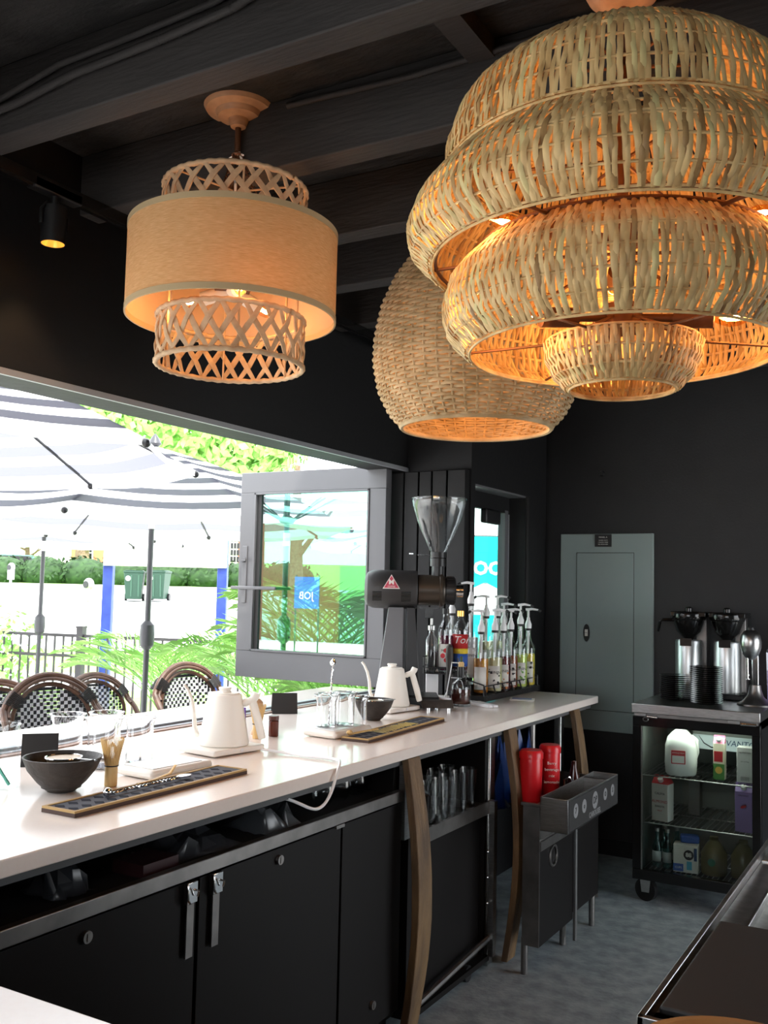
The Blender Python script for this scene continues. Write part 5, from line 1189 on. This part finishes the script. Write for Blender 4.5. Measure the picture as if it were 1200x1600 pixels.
# things on the fridge
k0 = None
def saucers(x, y, n, label, group):
    global k0
    for i in range(n):
        if k0 is None:
            o = build('black_saucer', MB().lathe([(.045, 0), (.050, .002), (.078, .0065), (.081, .0085), (.079, .0095), (.046, .004), (0, .004)], 40), m_blkg); k0 = o
        else: o = k0.copy(); COL.objects.link(o)
        o.location = (x+random.uniform(-.0015, .0015), y+random.uniform(-.0015, .0015), .9585+i*.0098); tag(o, label, 'saucer', group)
saucers(-1.215, 5.16, 13, 'glossy black saucer in the shorter left stack on the fridge top', 'black saucers in the left stack')
saucers(-1.04, 5.05, 19, 'glossy black saucer in the taller right stack on the fridge top', 'black saucers in the right stack')
def brewer(loc, label, side):
    t = thing('coffee_brewer', label, 'coffee brewer', loc)
    build('base', MB().box(-.075, .09, -.13, .07, 0, .03), m_blk, t, bevel=.006)
    build('server', MB().lathe([(.068, .03), (.070, .04), (.070, .29), (.066, .30), (0, .30)], 36, T(.0, -.05, 0)), M('satin steel', (.62, .64, .64), .35, 1), t)
    build('gauge', MB().box(-.03, .03, -.125, -.115, .27, .31), m_blkg, t)
    build('tower', MB().box(.03, .085, .0, .07, .03, .43), m_steeld, t, bevel=.004)
    h_ = build('brew_head', MB().box(-.085, .10, -.11, .07, .425, .452).lathe([(.085, .405), (.092, .42), (.088, .445), (.05, .452), (0, .452)], 32, T(0, -.05, 0)), m_blkg, t, bevel=.004)
    build('knob', MB().lathe([(.02, .452), (.02, .47), (.012, .478), (0, .478)], 16, T(0, -.05, 0)), m_blkg, h_)
    bk = build('brew_basket', MB().lathe([(.0, .30), (.022, .30), (.03, .315), (.062, .345), (.080, .40), (.082, .412), (0, .412)], 36, T(0, -.05, 0)), m_blkg, t)
    if side: build('basket_handle', MB().tube([(-.07, -.07, .405), (-.13, -.09, .405), (-.145, -.09, .395), (-.155, -.09, .34)], [.009, .009, .009, .007], 10), m_blkg, bk)
    build('steel_trim', MB().tube(circ(.088, .418, 36, 0, -.05), .003, 6, closed=True), m_chrome, h_)
brewer((-1.20, 5.44, .9585), 'black and steel coffee brewer with side handle at the left on the fridge', 1)
brewer((-1.00, 5.44, .9585), 'black and steel coffee brewer behind the taller saucer stack', 0)
t = thing('drink_mixer', 'chrome milkshake mixer with rounded motor head standing on the fridge', 'drink mixer', (-.825, 5.16, .9585))
build('base', MB().lathe([(.088, 0), (.085, .008), (.062, .02), (.040, .045), (.030, .075), (.027, .10), (0, .10)], 36, Matrix.Diagonal((1, 1, 1, 1))), m_steeld, t)
build('column', MB().box(-.014, .018, -.012, .016, .09, .26), m_chrome, t, bevel=.004)
build('motor_head', MB().lathe([(0, .225), (.020, .228), (.038, .25), (.050, .285), (.052, .315), (.047, .345), (.034, .365), (.016, .375), (0, .376)], 36, T(-.018, -.01, 0)), m_steel, t)
build('cap_knob', MB().lathe([(.02, .372), (.018, .386), (0, .388)], 16, T(-.018, -.01, 0)), m_blk, t)
build('spindle', MB().cyl((-.03, -.03, .13), (-.03, -.03, .235), .004), m_chrome, t)
build('agitator', MB().lathe([(0, .128), (.012, .129), (.012, .132), (0, .133)], 16, T(-.03, -.03, 0)).lathe([(0, .148), (.010, .149), (.010, .152), (0, .153)], 16, T(-.03, -.03, 0)), m_chrome, t)
t = thing('coffee_bag', 'purple and silver foil bag standing at the right edge behind the mixer', 'bag', (-.735, 5.28, .9585), R(10))
build('bag', MB().hexa([(-.05, -.03, 0), (.05, -.03, 0), (.05, .03, 0), (-.05, .03, 0)], [(-.055, -.028, .26), (.055, -.028, .26), (.055, .028, .26), (-.055, .028, .26)]).hexa([(-.055, -.028, .26), (.055, -.028, .26), (.055, .028, .26), (-.055, .028, .26)], [(-.035, -.004, .33), (.035, -.004, .33), (.035, .004, .33), (-.035, .004, .33)]), M('silver foil', (.35, .36, .40), .25, .8), t)
build('purple_panel', MB().box(-.051, .051, -.032, -.029, .0, .17), m_purple, t)
# ------------------------------------------------------------------ right-hand steel sink counter
t = thing('steel_sink_counter', 'stainless steel bar sink with slotted drainboard on the right side', 'sink', (-.39, 1.42, 0))
b = MB().box(0, .010, 0, 1.32, .82, .903).box(0, .9, 0, .010, .82, .903).box(0, .9, 0, 1.32, .80, .82).box(.010, .06, .010, 1.32, .880, .886).box(.010, .9, .010, .07, .880, .886)
b.box(.06, .9, .52, 1.0, .862, .868).box(.055, .062, .50, 1.02, .862, .886).box(.06, .9, 1.0, 1.02, .862, .890).box(.06, .9, .50, .515, .862, .886)
b.box(.01, .9, 1.02, 1.32, .884, .890)
build('top', b, m_steel, t, bevel=.0015)
build('apron', MB().box(.02, .9, .02, 1.32, .10, .80), m_steeld, t)
sl = MB()
for i in range(6):
    for j in range(3):
        x = .075+.17*j+.03*(i % 2); y = .55+.072*i; sl.box(x, x+.13, y, y+.012, .8682, .8690)
build('slot', sl, m_blkg, t)
for x, y in ((.04, .04), (.04, 1.25), (.8, .04), (.8, 1.25)): build('leg', MB().cyl((x, y, 0), (x, y, .12), .02), m_steel, t)
build('backsplash', MB().box(.10, .9, 1.03, 1.045, .89, .945), M('bright steel', (.75, .76, .72), .22, 1), t)
build('reflection_edge', MB().box(.08, .9, .985, .999, .868, .872), M('reddish reflection strip', (.22, .09, .06), .4), t)  # reddish reflection painted as a coloured strip along the drainboard's far end
o = build('cutting_board', MB().box(0, .75, 0, .44, 0, .014), m_blkm, loc=(-.372, 1.475, .887), bevel=.004); tag(o, 'black cutting board covering the near end of the steel sink', 'cutting board')
o = build('white_bottle', MB().lathe([(.035, 0), (.037, .01), (.037, .12), (.025, .15), (.012, .16), (0, .17)], 28), m_whitep, loc=(-.325, 2.50, .891)); tag(o, 'white plastic bottle at the far end of the steel sink, cut by the right edge', 'bottle')
t = thing('wooden_bowl', 'round wooden bowl of orange peel at the bottom right corner', 'bowl', (-.215, 1.235, .902))
build('body', MB().shell([(.06, 0), (.075, .004), (.115, .03), (.130, .052)], .010, 56).lathe([(.001, .010), (.07, .012), (.07, .016), (.001, .015)], 32), M('bowl wood', (.50, .25, .08), .45, col2=(.36, .17, .06), nscale=12), t)
k0_ = None; rr = random.Random(4); m_or = M('orange flesh', (.86, .30, .10), .5, col2=(.92, .48, .26), nscale=40)
for i in range(46):
    a = rr.uniform(0, 6.28); d_ = .088*math.sqrt(rr.random()); s_ = rr.uniform(.012, .02)
    pts = [(math.cos(a)*d_+s_*math.cos(k*1.1+i), math.sin(a)*d_+s_*math.sin(k*1.1+i), .902+.028+.025*(1-d_/.088)+rr.uniform(0, .016)+.003*k) for k in range(4)]
    o = build('orange_peel', MB().tube([Vector(p)-Vector(pts[0]) for p in pts], [.004, .009, .008, .003], 6, sq=.5), m_or, loc=(pts[0][0]-.215, pts[0][1]+1.235, pts[0][2]), ang=70); tag(o, 'strip of orange peel in the wooden bowl', 'orange peel', 'orange peel strips in the wooden bowl')
o = build('paper_napkin', MB().hexa([(0, 0, 0), (.10, 0, 0), (.10, .10, 0), (0, .03, 0)], [(0, 0, .03), (.10, 0, .05), (.10, .08, .06), (.005, .02, .045)]), m_whitep, loc=(-.225, 1.50, .902), bevel=.003); tag(o, 'white folded napkin beside the wooden bowl at the right edge', 'napkin')
